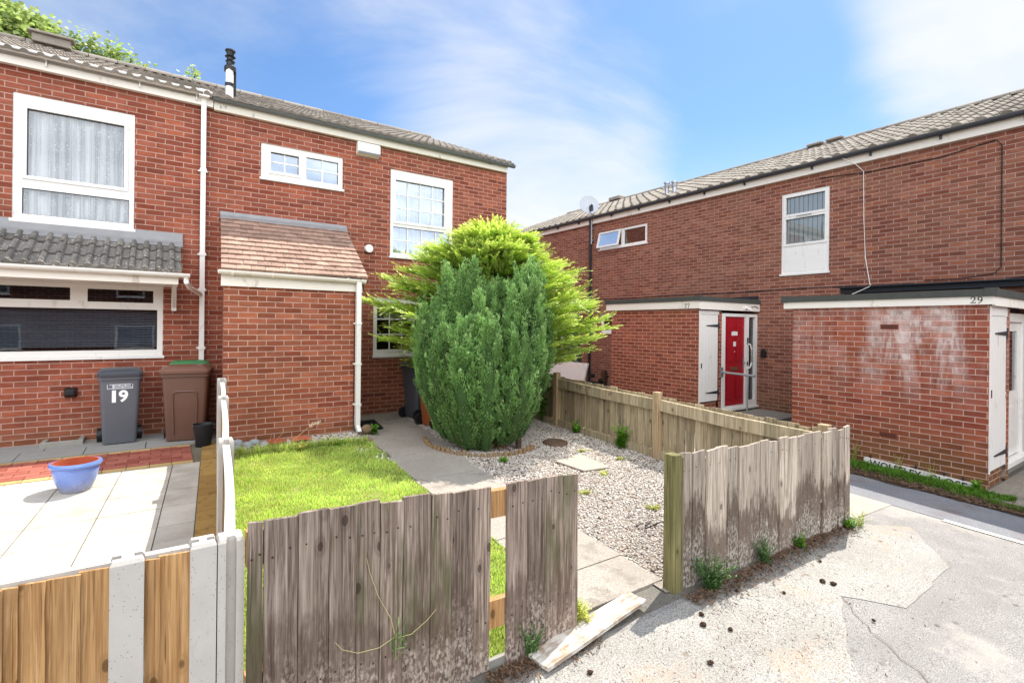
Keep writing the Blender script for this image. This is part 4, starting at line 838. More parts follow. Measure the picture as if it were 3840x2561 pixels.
mb = MB(); mb.box(10.69, 10.764, 5.95, 6.06, 1.33, 1.47); mb.tube([(10.72, 6.005, 1.47), (10.72, 6.005, 1.52)], .045, 10, .03); mb.build('wall_lamp', M['black'], h27, bevel=.012)
MB().box(9.3, 10.76, 5.2, 6.17, .0, .20).build('door_step', M['conc_old'], h27, bevel=.01)
mb = MB(); mb.prism([(9.2, 6.9, 2.53), (10.764, 6.9, 2.53), (10.764, 6.9, 2.66), (9.9, 6.9, 2.60)], (0, -.75, 0)); mb.build('roof_felt', M['felt_dark'], sw27)
# white door of 29
F = Fr('x', 1.93, -1); mb = MB(); F.box(mb, 9.27, 9.42, .18, 2.2, -.06, .03); F.box(mb, 9.42, 10.4, 2.08, 2.2, -.06, .03); F.box(mb, 10.33, 10.45, .18, 2.08, -.06, .03); F.box(mb, 9.25, 10.5, .12, .18, -.05, .10); df = mb.build('door_frame', M['upvc'], h29)
mb = MB(); us = ((9.425, 9.52, .20, 2.075), (10.17, 10.325, .20, 2.075), (9.52, 10.17, 1.95, 2.075), (9.52, 10.17, .20, 1.10))
for a, b, c, e in us: F.box(mb, a, b, c, e, -.05, -.005)
raised(mb, F, 9.50, 10.2, .35, .95, .008); wd = mb.build('front_door', M['upvc'], h29)
mb = MB(); F.box(mb, 9.52, 10.17, 1.10, 1.95, -.03, -.026); mb.build('door_glass', M['glass_dark'], wd)
numerals('29', F, 9.47, 1.02, .05, .065, .0, 1, 1.1).build('house_number', M['text_black'], wd)
mb = MB(); F.box(mb, 9.27, 10.75, -.1, .115, -.3, .02); mb.build('door_step', M['conc_old'], h29)
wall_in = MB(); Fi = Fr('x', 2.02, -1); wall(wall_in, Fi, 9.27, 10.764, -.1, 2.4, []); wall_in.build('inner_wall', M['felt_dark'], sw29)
mb = MB(); mb.box(10.60, 10.764, -.5, 4.45, 2.63, 2.72); mb.box(10.50, 10.764, -.5, 4.45, 2.72, 2.74); mb.build('canopy_trim', M['felt_dark'], h29, bevel=.004)
for z, s in ((1.96, 'upper'), (.455, 'lower')):
    mb = MB(); FS = Fr('y', 8.349, -1); FS.box(mb, 2.766, 2.98, z, z + .068, 0, .004); mb2 = MB()
    for i in range(8):
        for k in range(2): FS.box(mb2, 2.787 + i * .0235, 2.801 + i * .0235, z + .010 + k * .026, z + .028 + k * .026, .0035, .0055)
    v = mb.build('air_brick', plain('air brick clay', '78402f', .8, .2), sw29); mb2.build('air_holes', M['black'], v)

# things fixed to the right terrace
t = thing('satellite_dish', 'white satellite dish on a pole at the eaves above the black drainpipe', 'satellite dish', (10.70, 11.35, 4.5))
mb = MB(); mb.tube([(10.66, 11.35, 4.45), (10.66, 11.35, 5.55)], .02, 8); mb.box(10.66, 10.764, 11.33, 11.37, 4.55, 4.60); mb.box(10.66, 10.764, 11.33, 11.37, 4.9, 4.95); mb.build('pole', M['steel'], t)
dn = Vector((-.45, -.80, .38)).normalized(); a1 = dn.cross(Vector((0, 0, 1))).normalized(); a2 = a1.cross(dn); dc = Vector((10.62, 11.42, 5.66)); rings = []
for q in (0.02, .1, .2, .27, .30): rings.append([dc + a1 * (q * math.cos(k * math.pi / 12)) + a2 * (q * 1.08 * math.sin(k * math.pi / 12)) + dn * (-.06 + .06 * (q / .3) ** 2) for k in range(24)])
rings += [[p - dn * .008 for p in r_] for r_ in rings[::-1]]
MB().loft(rings).build('dish', plain('dish grey', 'a9adb4', .5, .4, .06), t, smooth=True)
mb = MB(); b0 = dc - a2 * .3 - dn * .02; mb.tube([dc - dn * .08 - a2 * .05, b0, b0 + dn * .3 + a2 * .06], .014, 6); mb.tube([b0 + dn * .30 + a2 * .06, b0 + dn * .26 + a2 * .12], .03, 8); mb.box(10.60, 10.69, 11.32, 11.40, 5.45, 5.62); mb.build('receiver_arm', M['gutter_black'], t)
o = MB().tube([(10.56, 4.75, 5.30), (10.60, 4.45, 5.21), (10.68, 4.25, 5.06), (10.74, 4.13, 4.90), (10.745, 4.12, 4.0), (10.745, 4.09, 3.3), (10.72, 4.0, 2.78), (10.55, 3.93, 2.74), (9.6, 3.9, 2.52)], .006, 6).build('white_cable', M['upvc'])
tag(o, 'thin white cable hanging from the eaves down to the flat roof of number 29', 'cable')
pts = [(10.75, 12.0, 2.775)] + [(10.75, y, 2.775 - .012 * math.sin(y * 2.1) - (.05 if 2.3 < y < 3.2 else 0)) for y in np.arange(11.4, 1.2, -.5)]
o = MB().tube(pts, .008, 6).build('black_cable', M['black']); tag(o, 'black cable clipped level along the right hand terrace above the stores', 'cable')
o = MB().tube([(10.75, 4.9, 4.95), (10.75, 4.0, 4.87), (10.75, 3.0, 4.86), (10.75, 2.3, 4.95), (10.75, 2.235, 4.85), (10.75, 2.23, 2.95), (10.74, 2.3, 2.86), (10.74, 2.7, 2.80), (10.74, 3.2, 2.81)], .008, 6).build('drop_cable', M['black']); tag(o, 'black cable dropping straight down the brickwork at the far right', 'cable')
t = thing('grab_rail', 'grey metal drop down hand rail with a leg beside the red front door', 'hand rail', (9.45, 5.8, .2))
MB().tube([(9.45, 6.17, 1.055), (9.45, 5.46, 1.03)], .024, 10).build('rail', M['steel'], t, smooth=True)
MB().tube([(9.45, 5.62, 1.03), (9.45, 5.60, .16)], .016, 8).build('support_leg', M['steel'], t, smooth=True)
MB().box(9.41, 9.49, 6.155, 6.18, .95, 1.15).build('wall_plate', M['steel'], t)
# street name plate
t = thing('street_sign', 'low white street name plate reading WOLSELEY CLOSE along the foot of the number 29 store', 'street sign', (8.30, 2.55, .0))
zt = lambda y: .055 + (y - 1.945) * .062
mb = MB(); mb.prism([(8.322, 3.16, zt(3.16) - .16), (8.322, 3.16, zt(3.16) - .012), (8.322, 3.13, zt(3.13)), (8.322, 1.975, zt(1.975)), (8.322, 1.945, zt(1.945) - .012), (8.322, 1.945, zt(1.945) - .16)], (.02, 0, 0)); mb.build('plate', M['upvc'], t)
for wd_, ya_, ln_ in (('WOLSELEY', 3.085, .60), ('CLOSE', 2.40, .385)): text_mb(wd_, 1, 1, lambda x, y, d: (8.3195, ya_ - x * ln_, zt(ya_ - x * ln_) - .118 + y * .102), .012).build('lettering', M['text_black'], t)
mb = MB()
for y in (3.08, 2.55, 2.25, 2.06): mb.box(8.325, 8.345, y - .01, y + .01, zt(y) - .05, zt(y) + .045)
mb.build('fixing', M['iron'], t)

# the terrace across the way, which the windows mirror
h_op = thing('brick_house', 'brick terrace across the close, seen only mirrored in the window glass', 'house', (0, -17, -.6)); FO = Fr('x', -14, 1); ops = []
mb = MB(); ops = [(x, x + w_, z, z + 1.2) for x in range(-22, 24, 5) for w_, z in ((1.6, .6), (1.2, 3.2))]; wall(mb, FO, -26, 26, -.7, 4.7, ops); mb.add([(-26, -22, -.7), (26, -22, -.7), (26, -22, 4.7), (-26, -22, 4.7)], [(0, 1, 2, 3)]); mb.build('wall', brick('shade-darkened brick across the close', lin('5a3a30'), lin('6b4538'), lin('8a7468')), h_op)  # brick colour darkened to stand for a wall in shade
MB().prism([(-26.3, -13.7, 4.65), (-26.3, -18, 6.5), (-26.3, -22.3, 4.65)], (52.6, 0, 0)).build('roof', M['tile_left'], h_op)
for o_ in ops: window(h_op, FO, o_, [(o_[0] + .08, o_[1] - .08, o_[2] + .08, o_[3] - .08)], (), None, 'glass_dark')

# ------------------------------------------------------------------ fences
def lathing(par, name, mat, p0, p1, w, z0, z1, th, nrm_, tops=None, tilt=0., slant=0.):
    """one upright board: from p0 along to p1 (ground points), nrm_ the way its face looks"""
    p0, p1 = Vector(p0), Vector(p1); n = Vector(nrm_); mb = MB(); rings = []
    hs = [0, .12, .3, .5, .7, .88, 1.0]; r_ = random.Random(int(p0.x * 9973 + p0.y * 7919))
    for h in hs:
        e = .0022; sh = Vector((slant * h, 0, 0)); j0, j1 = r_.uniform(-e, e), r_.uniform(-e, e); d = (p1 - p0).normalized(); bow = n * (tilt * (h - .5) + r_.uniform(-.001, .001))
        a, b = p0 + d * j0 + bow + sh, p1 + d * j1 + bow + sh; za = z0 + (z1 - z0) * h; zb = za + (tops or 0) * h
        rings.append([(a.x + n.x * th / 2, a.y + n.y * th / 2, za), (b.x + n.x * th / 2, b.y + n.y * th / 2, zb), (b.x - n.x * th / 2, b.y - n.y * th / 2, zb), (a.x - n.x * th / 2, a.y - n.y * th / 2, za)])
    return mb.loft(rings).build(name, mat, par)
NAIL = plain('nail heads', '2a2420', .6, .3)
def nails(par, pts, n):
    mb = MB()
    for p in pts:
        p = Vector(p); q = Vector(n); mb.tube([p, p + q * .003], .0045, 6)
    mb.build('nail', NAIL, par)
# weathered board fence left of the gateway, one board missing near its end
t = thing('board_fence', 'weathered brown board fence in the foreground with one board missing, left of the gateway', 'fence', (1.2, 2.34, .1))
ed = [.292, .352, .488, .617, .738, .850, .963, 1.108, 1.226, 1.353, 1.455, None, 1.561, 1.694, 1.826, 1.947, 2.066]
yl = lambda x: 2.345 - .022 * x
rt_ = random.Random(4)
for a, b in zip(ed[:-1], ed[1:]):
    if a is None or b is None: continue
    zt_ = 1.135 - (a - .29) * .037 + rt_.uniform(-.010, .008); zb_ = .085 + rt_.uniform(-.02, .02) + (.02 if a > 1.5 else 0); yo = rt_.uniform(-.004, .004)
    o = lathing(t, 'board', M['wood_front'], (a + .0015, yl(a) + yo, 0), (b - .0015, yl(b) + yo, 0), 0, zb_, zt_, .019, (0, -1, 0), rt_.uniform(-.008, .004), rt_.uniform(-.006, .006))
    nails(o, [((a + b) / 2 + q * (b - a) * .25, yl(a) - .0095 + yo, zz + rt_.uniform(-.02, .02)) for q in (-1, 1) for zz in (.98, .38)], (0, -1, 0))
for z0, z1 in ((.895, 1.04), (.295, .445)):
    lath = MB(); lath.add([(.29, yl(.29) + .012, z0 + .045), (2.06, yl(2.06) + .012, z0), (2.06, yl(2.06) + .055, z0), (.29, yl(.29) + .055, z0 + .045), (.29, yl(.29) + .012, z1 + .045), (2.06, yl(2.06) + .012, z1), (2.06, yl(2.06) + .055, z1), (.29, yl(.29) + .055, z1 + .045)], [(0, 3, 2, 1), (4, 5, 6, 7), (0, 1, 5, 4), (1, 2, 6, 5), (2, 3, 7, 6), (3, 0, 4, 7)]); lath.build('rail', M['wood_rail'], t)
MB().box(.3, 2.06, 2.318, 2.352, .03, .135).build('base_board', M['conc_old'], t)
for x in (1.50, 2.0): MB().box(x - .04, x + .04, 2.37, 2.45, .0, .98).build('post', M['wood_post'], t) if x > 1.8 else None
# bleached board fence right of the gateway, with its mossy gate post
t = thing('board_fence', 'pale bleached board fence with dark rotten feet, right of the gateway', 'fence', (4.2, 2.25, .1))
ed = [3.035, 3.15, 3.288, 3.414, 3.545, 3.681, 3.823, 3.96, 4.077, 4.213, 4.342, 4.463, 4.601, 4.758, 4.893, 5.032, 5.177, 5.266, 5.36]
yr = lambda x: 2.285 - (x - 3.04) * .05
for a, b in zip(ed[:-1], ed[1:]):
    zt_ = 1.055 - (a - 3.04) * .012 + rt_.uniform(-.016, .012); yo = rt_.choice([-.011, -.004, .004, .011])
    o = lathing(t, 'board', M['wood_pale'], (a + .003, yr(a) + yo, 0), (b - .003, yr(b) + yo, 0), 0, gz(a, 2.2) - .005 + rt_.uniform(-.01, .01), zt_, .019, (0, -1, 0), rt_.uniform(-.012, .012), rt_.uniform(-.012, .012))
    nails(o, [((a + b) / 2 + q * (b - a) * .25, yr(a) - .0095 + yo, zz + rt_.uniform(-.02, .02)) for q in (-1, 1) for zz in (.93, .34)], (0, -1, 0))
for z in (.86, .27): MB().add([(3.04, yr(3.04) + .014, z), (5.36, yr(5.36) + .014, z - .02), (5.36, yr(5.36) + .06, z - .02), (3.04, yr(3.04) + .06, z), (3.04, yr(3.04) + .014, z + .13), (5.36, yr(5.36) + .014, z + .11), (5.36, yr(5.36) + .06, z + .11), (3.04, yr(3.04) + .06, z + .13)], [(0, 3, 2, 1), (4, 5, 6, 7), (0, 1, 5, 4), (1, 2, 6, 5), (2, 3, 7, 6), (3, 0, 4, 7)]).build('rail', M['wood_back'], t)
o = MB().box(2.935, 3.022, 2.27, 2.36, .02, 1.06).build('gate_post', M['wood_post'], t, bevel=.004); o['label'] = 'mossy yellow green gate post'
MB().box(3.022, 3.033, 2.262, 2.31, .02, 1.04).build('batten', M['wood_back'], t)
# fence along the far side of the gravel, rails facing the garden
t = thing('board_fence', 'mossy board fence with rails and square posts along the right side of the gravel', 'fence', (5.5, 5.5, .2))
y = 2.34
while y < 8.9:
    w_ = rt_.uniform(.105, .135); z0 = gz(5.4, y) + .02; g_ = rt_.choice([.005, .007, .009, .012, .02])
    lathing(t, 'board', M['wood_back'], (5.515, y, 0), (5.515, y + w_, 0), 0, z0, gz(5.4, y) + .835 + rt_.uniform(-.012, .012), .018, (-1, 0, 0), rt_.uniform(-.006, .006), rt_.uniform(-.01, .01)); y += w_ + g_
py = [2.42, 4.50, 6.61, 8.72]
for a, b in zip(py[:-1], py[1:]):
    for z0, z1 in ((.655, .80), (.02, .125)):
        ga, gb = gz(5.4, a), gz(5.4, b); sg = -.012; m_ = (a + b) / 2; gm_ = (ga + gb) / 2 + sg
        mb = MB(); pr_ = [(a + .045, ga), (m_, gm_), (b - .045, gb)]
        mb.loft([[(5.44, yy, g + z0), (5.503, yy, g + z0), (5.503, yy, g + z1), (5.44, yy, g + z1)] for yy, g in pr_]); mb.build('rail', M['wood_hrail'], t)
for yy in py: MB().box(5.405, 5.500, yy - .048, yy + .048, gz(5.4, yy) - .05, gz(5.4, yy) + .90).build('post', M['wood_sq'], t, bevel=.004)
# new close board fence with concrete posts at the lower left
t = thing('panel_fence', 'new orange brown board fence between pale concrete posts at the lower left', 'fence', (-.5, 2.4, .1))
for x0, x1 in ((-1.5, -.155), (-.052, .095)):
    ed = [-.451, -.411, -.342, -.247, -.155] if x0 < -1 else [-.052, -.009, .095]
    if x0 < -1: ed = [-1.5 + .1 * i for i in range(10)] + [-.52] + ed[0:]
    ed = sorted(set(ed))
    for a, b in zip(ed[:-1], ed[1:]):
        lathing(t, 'board', M['wood_new'], (a, 2.418, 0), (b + .006, 2.404, 0), 0, .16, 1.035 + rt_.uniform(-.004, .002), .012, (0, -1, 0), 0, rt_.uniform(-.003, .003))
    MB().box(x0, x1, 2.425, 2.462, .985, 1.045).build('panel_frame', M['conc'], t); MB().box(x0, x1, 2.425, 2.465, .0, .16).build('base_panel', M['conc'], t)  # timber panel frame given pale concrete colour, painting in its sunlit top
def cpost(par, x0, x1, y0, y1, ztop, groove=None, name='concrete_post'):
    """slotted concrete post; groove names the sides that carry the panel slot"""
    q = .03; xm, ym = (x0 + x1) / 2, (y0 + y1) / 2; g = .019
    pts = [(x0, y0)]
    if 'f' in groove: pts += [(xm - g, y0), (xm - g, y0 + q), (xm + g, y0 + q), (xm + g, y0)]
    pts += [(x1, y0)]
    if 'r' in groove: pts += [(x1, ym - g), (x1 - q, ym - g), (x1 - q, ym + g), (x1, ym + g)]
    pts += [(x1, y1)]
    if 'b' in groove: pts += [(xm + g, y1), (xm + g, y1 - q), (xm - g, y1 - q), (xm - g, y1)]
    pts += [(x0, y1)]
    if 'l' in groove: pts += [(x0, ym + g), (x0 + q, ym + g), (x0 + q, ym - g), (x0, ym - g)]
    rings = []
    for z, k in ((-.05, 1), (ztop - .015, 1), (ztop, .86)): rings.append([(xm + (x - xm) * k, ym + (y - ym) * k, z) for x, y in pts])
    return MB().loft(rings).build(name, M['conc'], par)
cpost(t, -.157, -.053, 2.372, 2.475, 1.06, 'lr'); cpost(t, .095, .186, 2.372, 2.475, 1.065, 'lr')
# side fence between the two front gardens
t = thing('panel_fence', 'pale concrete posted fence running from the front corner back to the porch', 'fence', (.4, 4.8, .2))
sp = [(.19, 2.37, 1.065, 'fb'), (.325, 4.10, 1.125, 'fb'), (.462, 5.93, 1.20, 'fb'), (.555, 7.22, 1.265, 'fb')]
for x, y, z, g in sp: cpost(t, x, x + .096, y, y + .10, z, g)
for (xa, ya, za, _), (xb, yb, zb, _) in zip(sp[:-1], sp[1:]):
    n = 8; mb = MB(); rings = []
    for k in range(n + 1):
        f = k / n; x = xa + .048 + (xb - xa) * f; y = ya + .075 + (yb - ya - .05) * f; z = za + (zb - za) * f - .035 - .008 * math.sin(math.pi * f); sw = .010 * math.sin(math.pi * f)
        rings.append([(x - .022 + sw, y, z - .055), (x + .022 + sw, y, z - .055), (x + .022 + sw, y, z), (x - .022 + sw, y, z)])
    mb.loft(rings); mb.build('panel_capping', M['conc'], t)
    y = ya + .08; 
    while y < yb + .02:
        f = (y - ya) / (yb - ya); x = xa + .048 + (xb - xa) * f; sw = .010 * math.sin(math.pi * f); y2 = min(y + .13, yb + .03); f2 = (y2 - ya) / (yb - ya); x2 = xa + .048 + (xb - xa) * f2 + .010 * math.sin(math.pi * f2)
        if y2 - y > .02: lathing(t, 'board', M['wood_new'], (x + sw, y, 0), (x2, y2 - .002, 0), 0, gz(0, y) + .13, za + (zb - za) * f - .09 - .008 * math.sin(math.pi * f), .03, (-1, 0, 0))
        y = y2
    n_ = MB(); n_.loft([[(x - .02, y, gz(0, y) - .03), (x + .02, y, gz(0, y) - .03), (x + .02, y, gz(0, y) + .13), (x - .02, y, gz(0, y) + .13)] for x, y in ((xa + .048, ya + .075), (xb + .048, yb + .03))]); n_.build('base_panel', M['conc'], t)
# the loose plank lying across the gateway
mb = MB(); A, B = Vector((1.69, 2.18)), Vector((2.625, 2.31)); d = (B - A).normalized(); n = Vector((-d.y, d.x)); L = (B - A).length; rings = []
for k in range(9):
    f = k / 8; c = A + d * (L * f); z = gz(c.x, c.y) + .022 + .02 * f; hw = .077 + .004 * math.sin(5 * f); bow = .006 * math.sin(math.pi * f)
    pr_ = []
    for q in range(7): w_ = -1 + q / 3; pr_.append((c.x + n.x * hw * w_, c.y + n.y * hw * w_, z + .02 + bow + .008 * abs(w_) ** 2))
    for q in range(6, -1, -1): w_ = -1 + q / 3; pr_.append((c.x + n.x * hw * w_, c.y + n.y * hw * w_, z + bow + .006 * abs(w_) ** 2))
    rings.append(pr_)
def plank_mat():
    t = NT('flaking plank'); rot = t.pos((1, 1, 1), (0, 0, 0), (0, 0, -math.atan2(d.y, d.x)))
    m = t.n('ShaderNodeMapping'); m.inputs['Scale'].default_value = (.06, 1, 1); t.l(rot, m.inputs[0]); g = t.noise(m.outputs[0], 55, 5, .65, .4); big = t.noise(rot, 7, 5, .65)
    c = t.mix(t.rng(g, .35, .65), lin('8d7c6b'), lin('aa9c8d')); c = t.mix(t.math('MULTIPLY', t.rng(big, .42, .58), t.rng(g, .3, .55)), c, lin('cfc9c0')); c = t.mix(t.math('MULTIPLY', t.rng(t.noise(rot, 4.1, 4), .52, .62), t.rng(g, .4, .6)), c, lin('8a6a4e'))
    t.bump(g, .4, .004); return t.fin(c, .85, .15)
tag(MB().loft(rings).build('fallen_plank', plank_mat()), 'loose pale plank with flaking paint lying on the ground in the gateway', 'plank')

# ------------------------------------------------------------------ bins, pot and small things
def rrect(w, d, r_, z, n=5, cx=0, cy=0):
    pts = []
    for sx, sy, a0 in ((1, 1, 0), (-1, 1, 90), (-1, -1, 180), (1, -1, 270)):
        for k in range(n): a = R(a0 + 90 * k / (n - 1)); pts.append((cx + sx * (w / 2 - r_) + r_ * math.cos(a), cy + sy * (d / 2 - r_) + r_ * math.sin(a), z))
    return pts
def wheelie_bin(label, loc, rot, w, d, h, col, lidcol, group=None, arch=False, lidtilt=0.):
    t = thing('wheelie_bin', label, 'wheelie bin', loc, group); Mx = Matrix.Translation(Vector(loc)) @ Matrix.Rotation(rot, 4, 'Z')
    bm_ = plain('bin plastic ' + col, col, .42, .45, .2, 3, dirt=('8c8780', 9, .66)); lm = plain('bin lid ' + lidcol, lidcol, .4, .45, .12, 3)
    mb = MB(); mb.loft([rrect(w * .74, d * .66, .03, .03), rrect(w * .76, d * .70, .04, .07), rrect(w * .92, d * .90, .05, h * .84), rrect(w * .92, d * .90, .05, h * .85), rrect(w * .985, d * .97, .05, h * .855), rrect(w * .985, d * .97, .05, h * .90), rrect(w * .93, d * .92, .05, h * .90)])
    body = mb.xf(Mx).build('body', bm_, t, smooth=True)
    mb = MB()
    if arch:
        yy = lambda z: -d / 2 * (.70 + (.90 - .70) * (z - .07) / (h * .84 - .07)) - .004
        path = [(-.13, .12), (-.14, h * .55)] + [(-.14 + .05 - .05 * math.cos(a), h * .62 + .05 * math.sin(a)) for a in (0.4, .9, 1.4)] + [(.09 + .05 * math.sin(a), h * .62 + .05 * math.cos(a)) for a in (.2, .7, 1.2)] + [(.14, h * .55), (.13, .12)]
        mb.tube([(x, yy(z), z) for x, z in path], .012, 6)
    else:
        for x in (-.12, .12): mb.box(x - .008, x + .008, -d / 2 * .905, -d / 2 * .86, h * .76, h * .845)
    mb.xf(Mx).build('moulded_rib', bm_, body)
    mb = MB(); mb.loft([rrect(w * 1.0, d * 1.04, .05, h * .902, cy=-.01), rrect(w * 1.02, d * 1.06, .05, h * .935, cy=-.01), rrect(w * .97, d * 1.0, .06, h * .955, cy=-.01), rrect(w * .82, d * .84, .08, h * .985, cy=0), rrect(w * .5, d * .5, .08, h * .992)])
    if lidtilt: mb.xf(Matrix.Translation((0, d / 2, h * .9)) @ Matrix.Rotation(lidtilt, 4, 'X') @ Matrix.Translation((0, -d / 2, -h * .9)))
    lid = mb.xf(Mx).build('lid', lm, t, smooth=True)
    mb = MB(); mb.tube([(-w * .40, d * .56, h * .93), (w * .40, d * .56, h * .93)], .016, 8)
    for x in (-.34, 0, .34): mb.tube([(w * x, d * .44, h * .90), (w * x, d * .56, h * .93)], .014, 6)
    mb.xf(Mx).build('handle', lm, t)
    MB().tube([(-w * .46, d * .33, .10), (w * .46, d * .33, .10)], .011, 8).xf(Mx).build('axle', M['iron'], t)
    for s in (-1, 1):
        mb = MB(); mb.tube([(s * w * .40, d * .34, .10), (s * w * .40 + s * .052, d * .34, .10)], .10, 20); wh = mb.xf(Mx).build('wheel', M['black'], t, smooth=True)
        MB().tube([(s * w * .40 + s * .050, d * .34, .10), (s * w * .40 + s * .058, d * .34, .10)], .05, 14).xf(Mx).build('hub', M['gutter_black'], wh)
    return t, Mx, body
b19, Mx, body = wheelie_bin('grey wheelie bin with the white number 19 against the brick wall', (-.475, 8.62, .322), R(3), .475, .50, 1.02, '5a5c62', '44474f')
FB = lambda x, z: Mx @ Vector((x, -.5 / 2 * (.70 + .20 * (z - .07) / (1.02 * .84 - .07)) - .003, z))
for ch, x0, wd_ in (('1', -.085, .042), ('9', -.015, .10)):
    text_mb(ch, 1, 1, lambda x, y, d_, x0=x0, wd_=wd_: FB(x0 + x * wd_, .575 + y * .16), .03).build('bin_number', M['text_white'], body)
mb = MB(); q = [FB(-.135, .752), FB(.135, .752), FB(.135, .815), FB(-.135, .815)]; mb.add(q, [(0, 1, 2, 3)]); stk = mb.build('sticker', plain('pale sticker', 'c9cbd0', .5, .3, .1), body)
mb = MB()
for k, (a, b) in enumerate(((-.128, -.08), (-.06, -.01), (.0, .05), (.06, .125), (-.06, .02), (.03, .12))):
    z0 = .79 if k in (1, 2, 3) else .765; z0 = .762 if k == 0 else z0; z1 = z0 + (.045 if k == 0 else .013); o_ = Vector((0, -.0015, 0)); mb.add([FB(a, z0) + o_, FB(b, z0) + o_, FB(b, z1) + o_, FB(a, z1) + o_], [(0, 1, 2, 3)])
mb.build('sticker_print', plain('sticker print', '6b6e78', .5, .3), stk)
wheelie_bin('large brown wheelie bin with an arched panel beside the white drainpipe', (.285, 8.42, .322), R(-9), .585, .60, 1.05, '624539', '704f42', arch=True)
wheelie_bin('bin with a green lid, mostly hidden behind the large brown bin', (.32, 8.80, .322), R(0), .50, .28, 1.09, '3a3f3c', '3c7a4c')
wheelie_bin('dark grey wheelie bin half hidden by the conifer near the house wall', (3.72, 8.24, .322), R(100), .50, .56, 1.0, '45474d', '4a4d55')
wheelie_bin('brown wheelie bin tucked behind the left edge of the conifer', (3.67, 7.48, .318), R(98), .48, .52, .84, '8a4a28', '7a4226')
t = thing('bucket', 'black plastic bucket on the ground at the corner of the concrete fence', 'bucket', (.44, 7.74, .32))
mb = MB(); mb.lathe([(.0, .006), (.082, .0), (.088, .01), (.118, .27), (.126, .275), (.126, .29), (.116, .29), (.112, .27), (.082, .02), (0, .018)], (.44, 7.74, .345), 24); mb.build('body', M['black'], t, smooth=True)
MB().tube([(.44 + .122 * math.cos(a), 7.74 + .122 * math.sin(a) * .9 - .03, .62 - .05 * math.sin(a)) for a in [math.pi * k / 10 for k in range(11)]], .004, 6).build('handle', M['steel'], t)
# blue glazed pot
t = thing('plant_pot', 'wide blue glazed plant pot with bare soil standing on the patio', 'plant pot', (-.695, 6.50, .30))
def glaze():
    t = NT('blue glaze'); p = t.pos(); s = t.sep(); h = t.math('ADD', s[2], t.math('MULTIPLY', t.math('SUBTRACT', t.noise(p, 6, 4), .5), .08)); c = t.mix(t.rng(h, .30, .44), lin('8a8c98'), lin('6f86c4')); c = t.mix(t.rng(t.noise(p, 5, 5, .7, 1.), .5, .7, 0, .5), c, lin('5a66a8')); c = t.mix(t.rng(h, .545, .56), c, lin('5c7cc4')); c = t.mix(t.rng(t.noise(p, 30, 4, .7), .6, .75, 0, .5), c, lin('a9b4d8'))
    return t.fin(c, .18, .6)
c = (-.695, 6.50, .300); PS = Matrix.Translation(c) @ Matrix.Diagonal((.76, .76, .98, 1)); c = (0, 0, 0)
MB().lathe([(.0, 0), (.150, .0), (.158, .012), (.205, .10), (.236, .19), (.242, .235), (.236, .245), (.262, .252), (.272, .272), (.262, .29), (.238, .292), (.233, .27), (.233, .19), (0, .19)], c, 40).xf(PS).build('body', glaze(), t, smooth=True)
MB().lathe([(.2320, .20), (.2325, .284), (.2365, .2945), (.2240, .294), (.2215, .25), (.2215, .20)], c, 40).xf(PS).build('inner_rim', plain('terracotta', 'a05238', .8, .2, .15, 8), t, smooth=True)
MB().lathe([(.0, .215), (.1, .222), (.2175, .21), (.2175, .201), (0, .201)], c, 30).xf(PS).build('soil', plain('dry soil', '8e4c34', .95, .1, .25, 30, bump=.8), t)
# gully kerb, mat, slab, rocks and bits
mb = MB()
for a, b, c_, e in ((-1.29, -.86, 8.70, 8.75), (-1.29, -1.23, 8.75, 8.97), (-.92, -.86, 8.75, 8.97)): mb.box(a, b, c_, e, .30, .40)
t = thing('drain_kerb', 'low concrete kerb round the drain at the foot of the left wall', 'drain surround', (-1.08, 8.85, .32)); mb.build('kerb', M['conc_old'], t, bevel=.008); MB().box(-1.23, -.92, 8.75, 8.97, .30, .342).build('grate', M['gutter_black'], t)
mb = MB(); mb.prism([(2.52, 7.62, .352), (2.82, 7.60, .352), (2.93, 8.34, .352), (2.63, 8.30, .352)], (0, 0, .012)); tag(mb.build('door_mat', plain('rubber mat', '232327', .9, .1, .3, 60, bump=.6), bevel=.004), 'black rubber door mat on the path beside the porch', 'door mat')
mb = MB(); mb.prism([(x, y, gz(x, y) + .022) for x, y in ((4.11, 5.0), (4.17, 4.53), (4.56, 4.48), (4.60, 5.06))], (.0, 0, .020)); tag(mb.build('paving_slab', plain('slab in gravel', 'a0978b', .9, .15, .15, 9, dirt=('7a6c5a', 9, .62), bump=.5), bevel=.006), 'lone square paving slab lying in the gravel', 'paving slab')
def lump(r_, seed, sq=(1, 1, .7), seg=8, ring=6, rough=.25):
    q = random.Random(seed); rings = []
    for i in range(1, ring):
        a = math.pi * i / ring; rings.append([(r_ * sq[0] * math.sin(a) * math.cos(2 * math.pi * k / seg) * q.uniform(1 - rough, 1 + rough), r_ * sq[1] * math.sin(a) * math.sin(2 * math.pi * k / seg) * q.uniform(1 - rough, 1 + rough), -r_ * sq[2] * math.cos(a)) for k in range(seg)])
    return MB().loft(rings)
stone = plain('grey cobble', '9aa0a2', .85, .2, .2, 14, bump=.4)
def place(name, label, cat, group, mk, mat, spots, smooth=True):
    first = None
    for i, (x, y, z, a, s) in enumerate(spots):
        if first is None: first = mk().build(name, mat, None, smooth=smooth); o = first
        else: o = first.copy(); COL.objects.link(o)
        o.location = (x, y, z); o.rotation_euler = (0, 0, a); o.scale = (s, s, s); tag(o, label, cat, group)
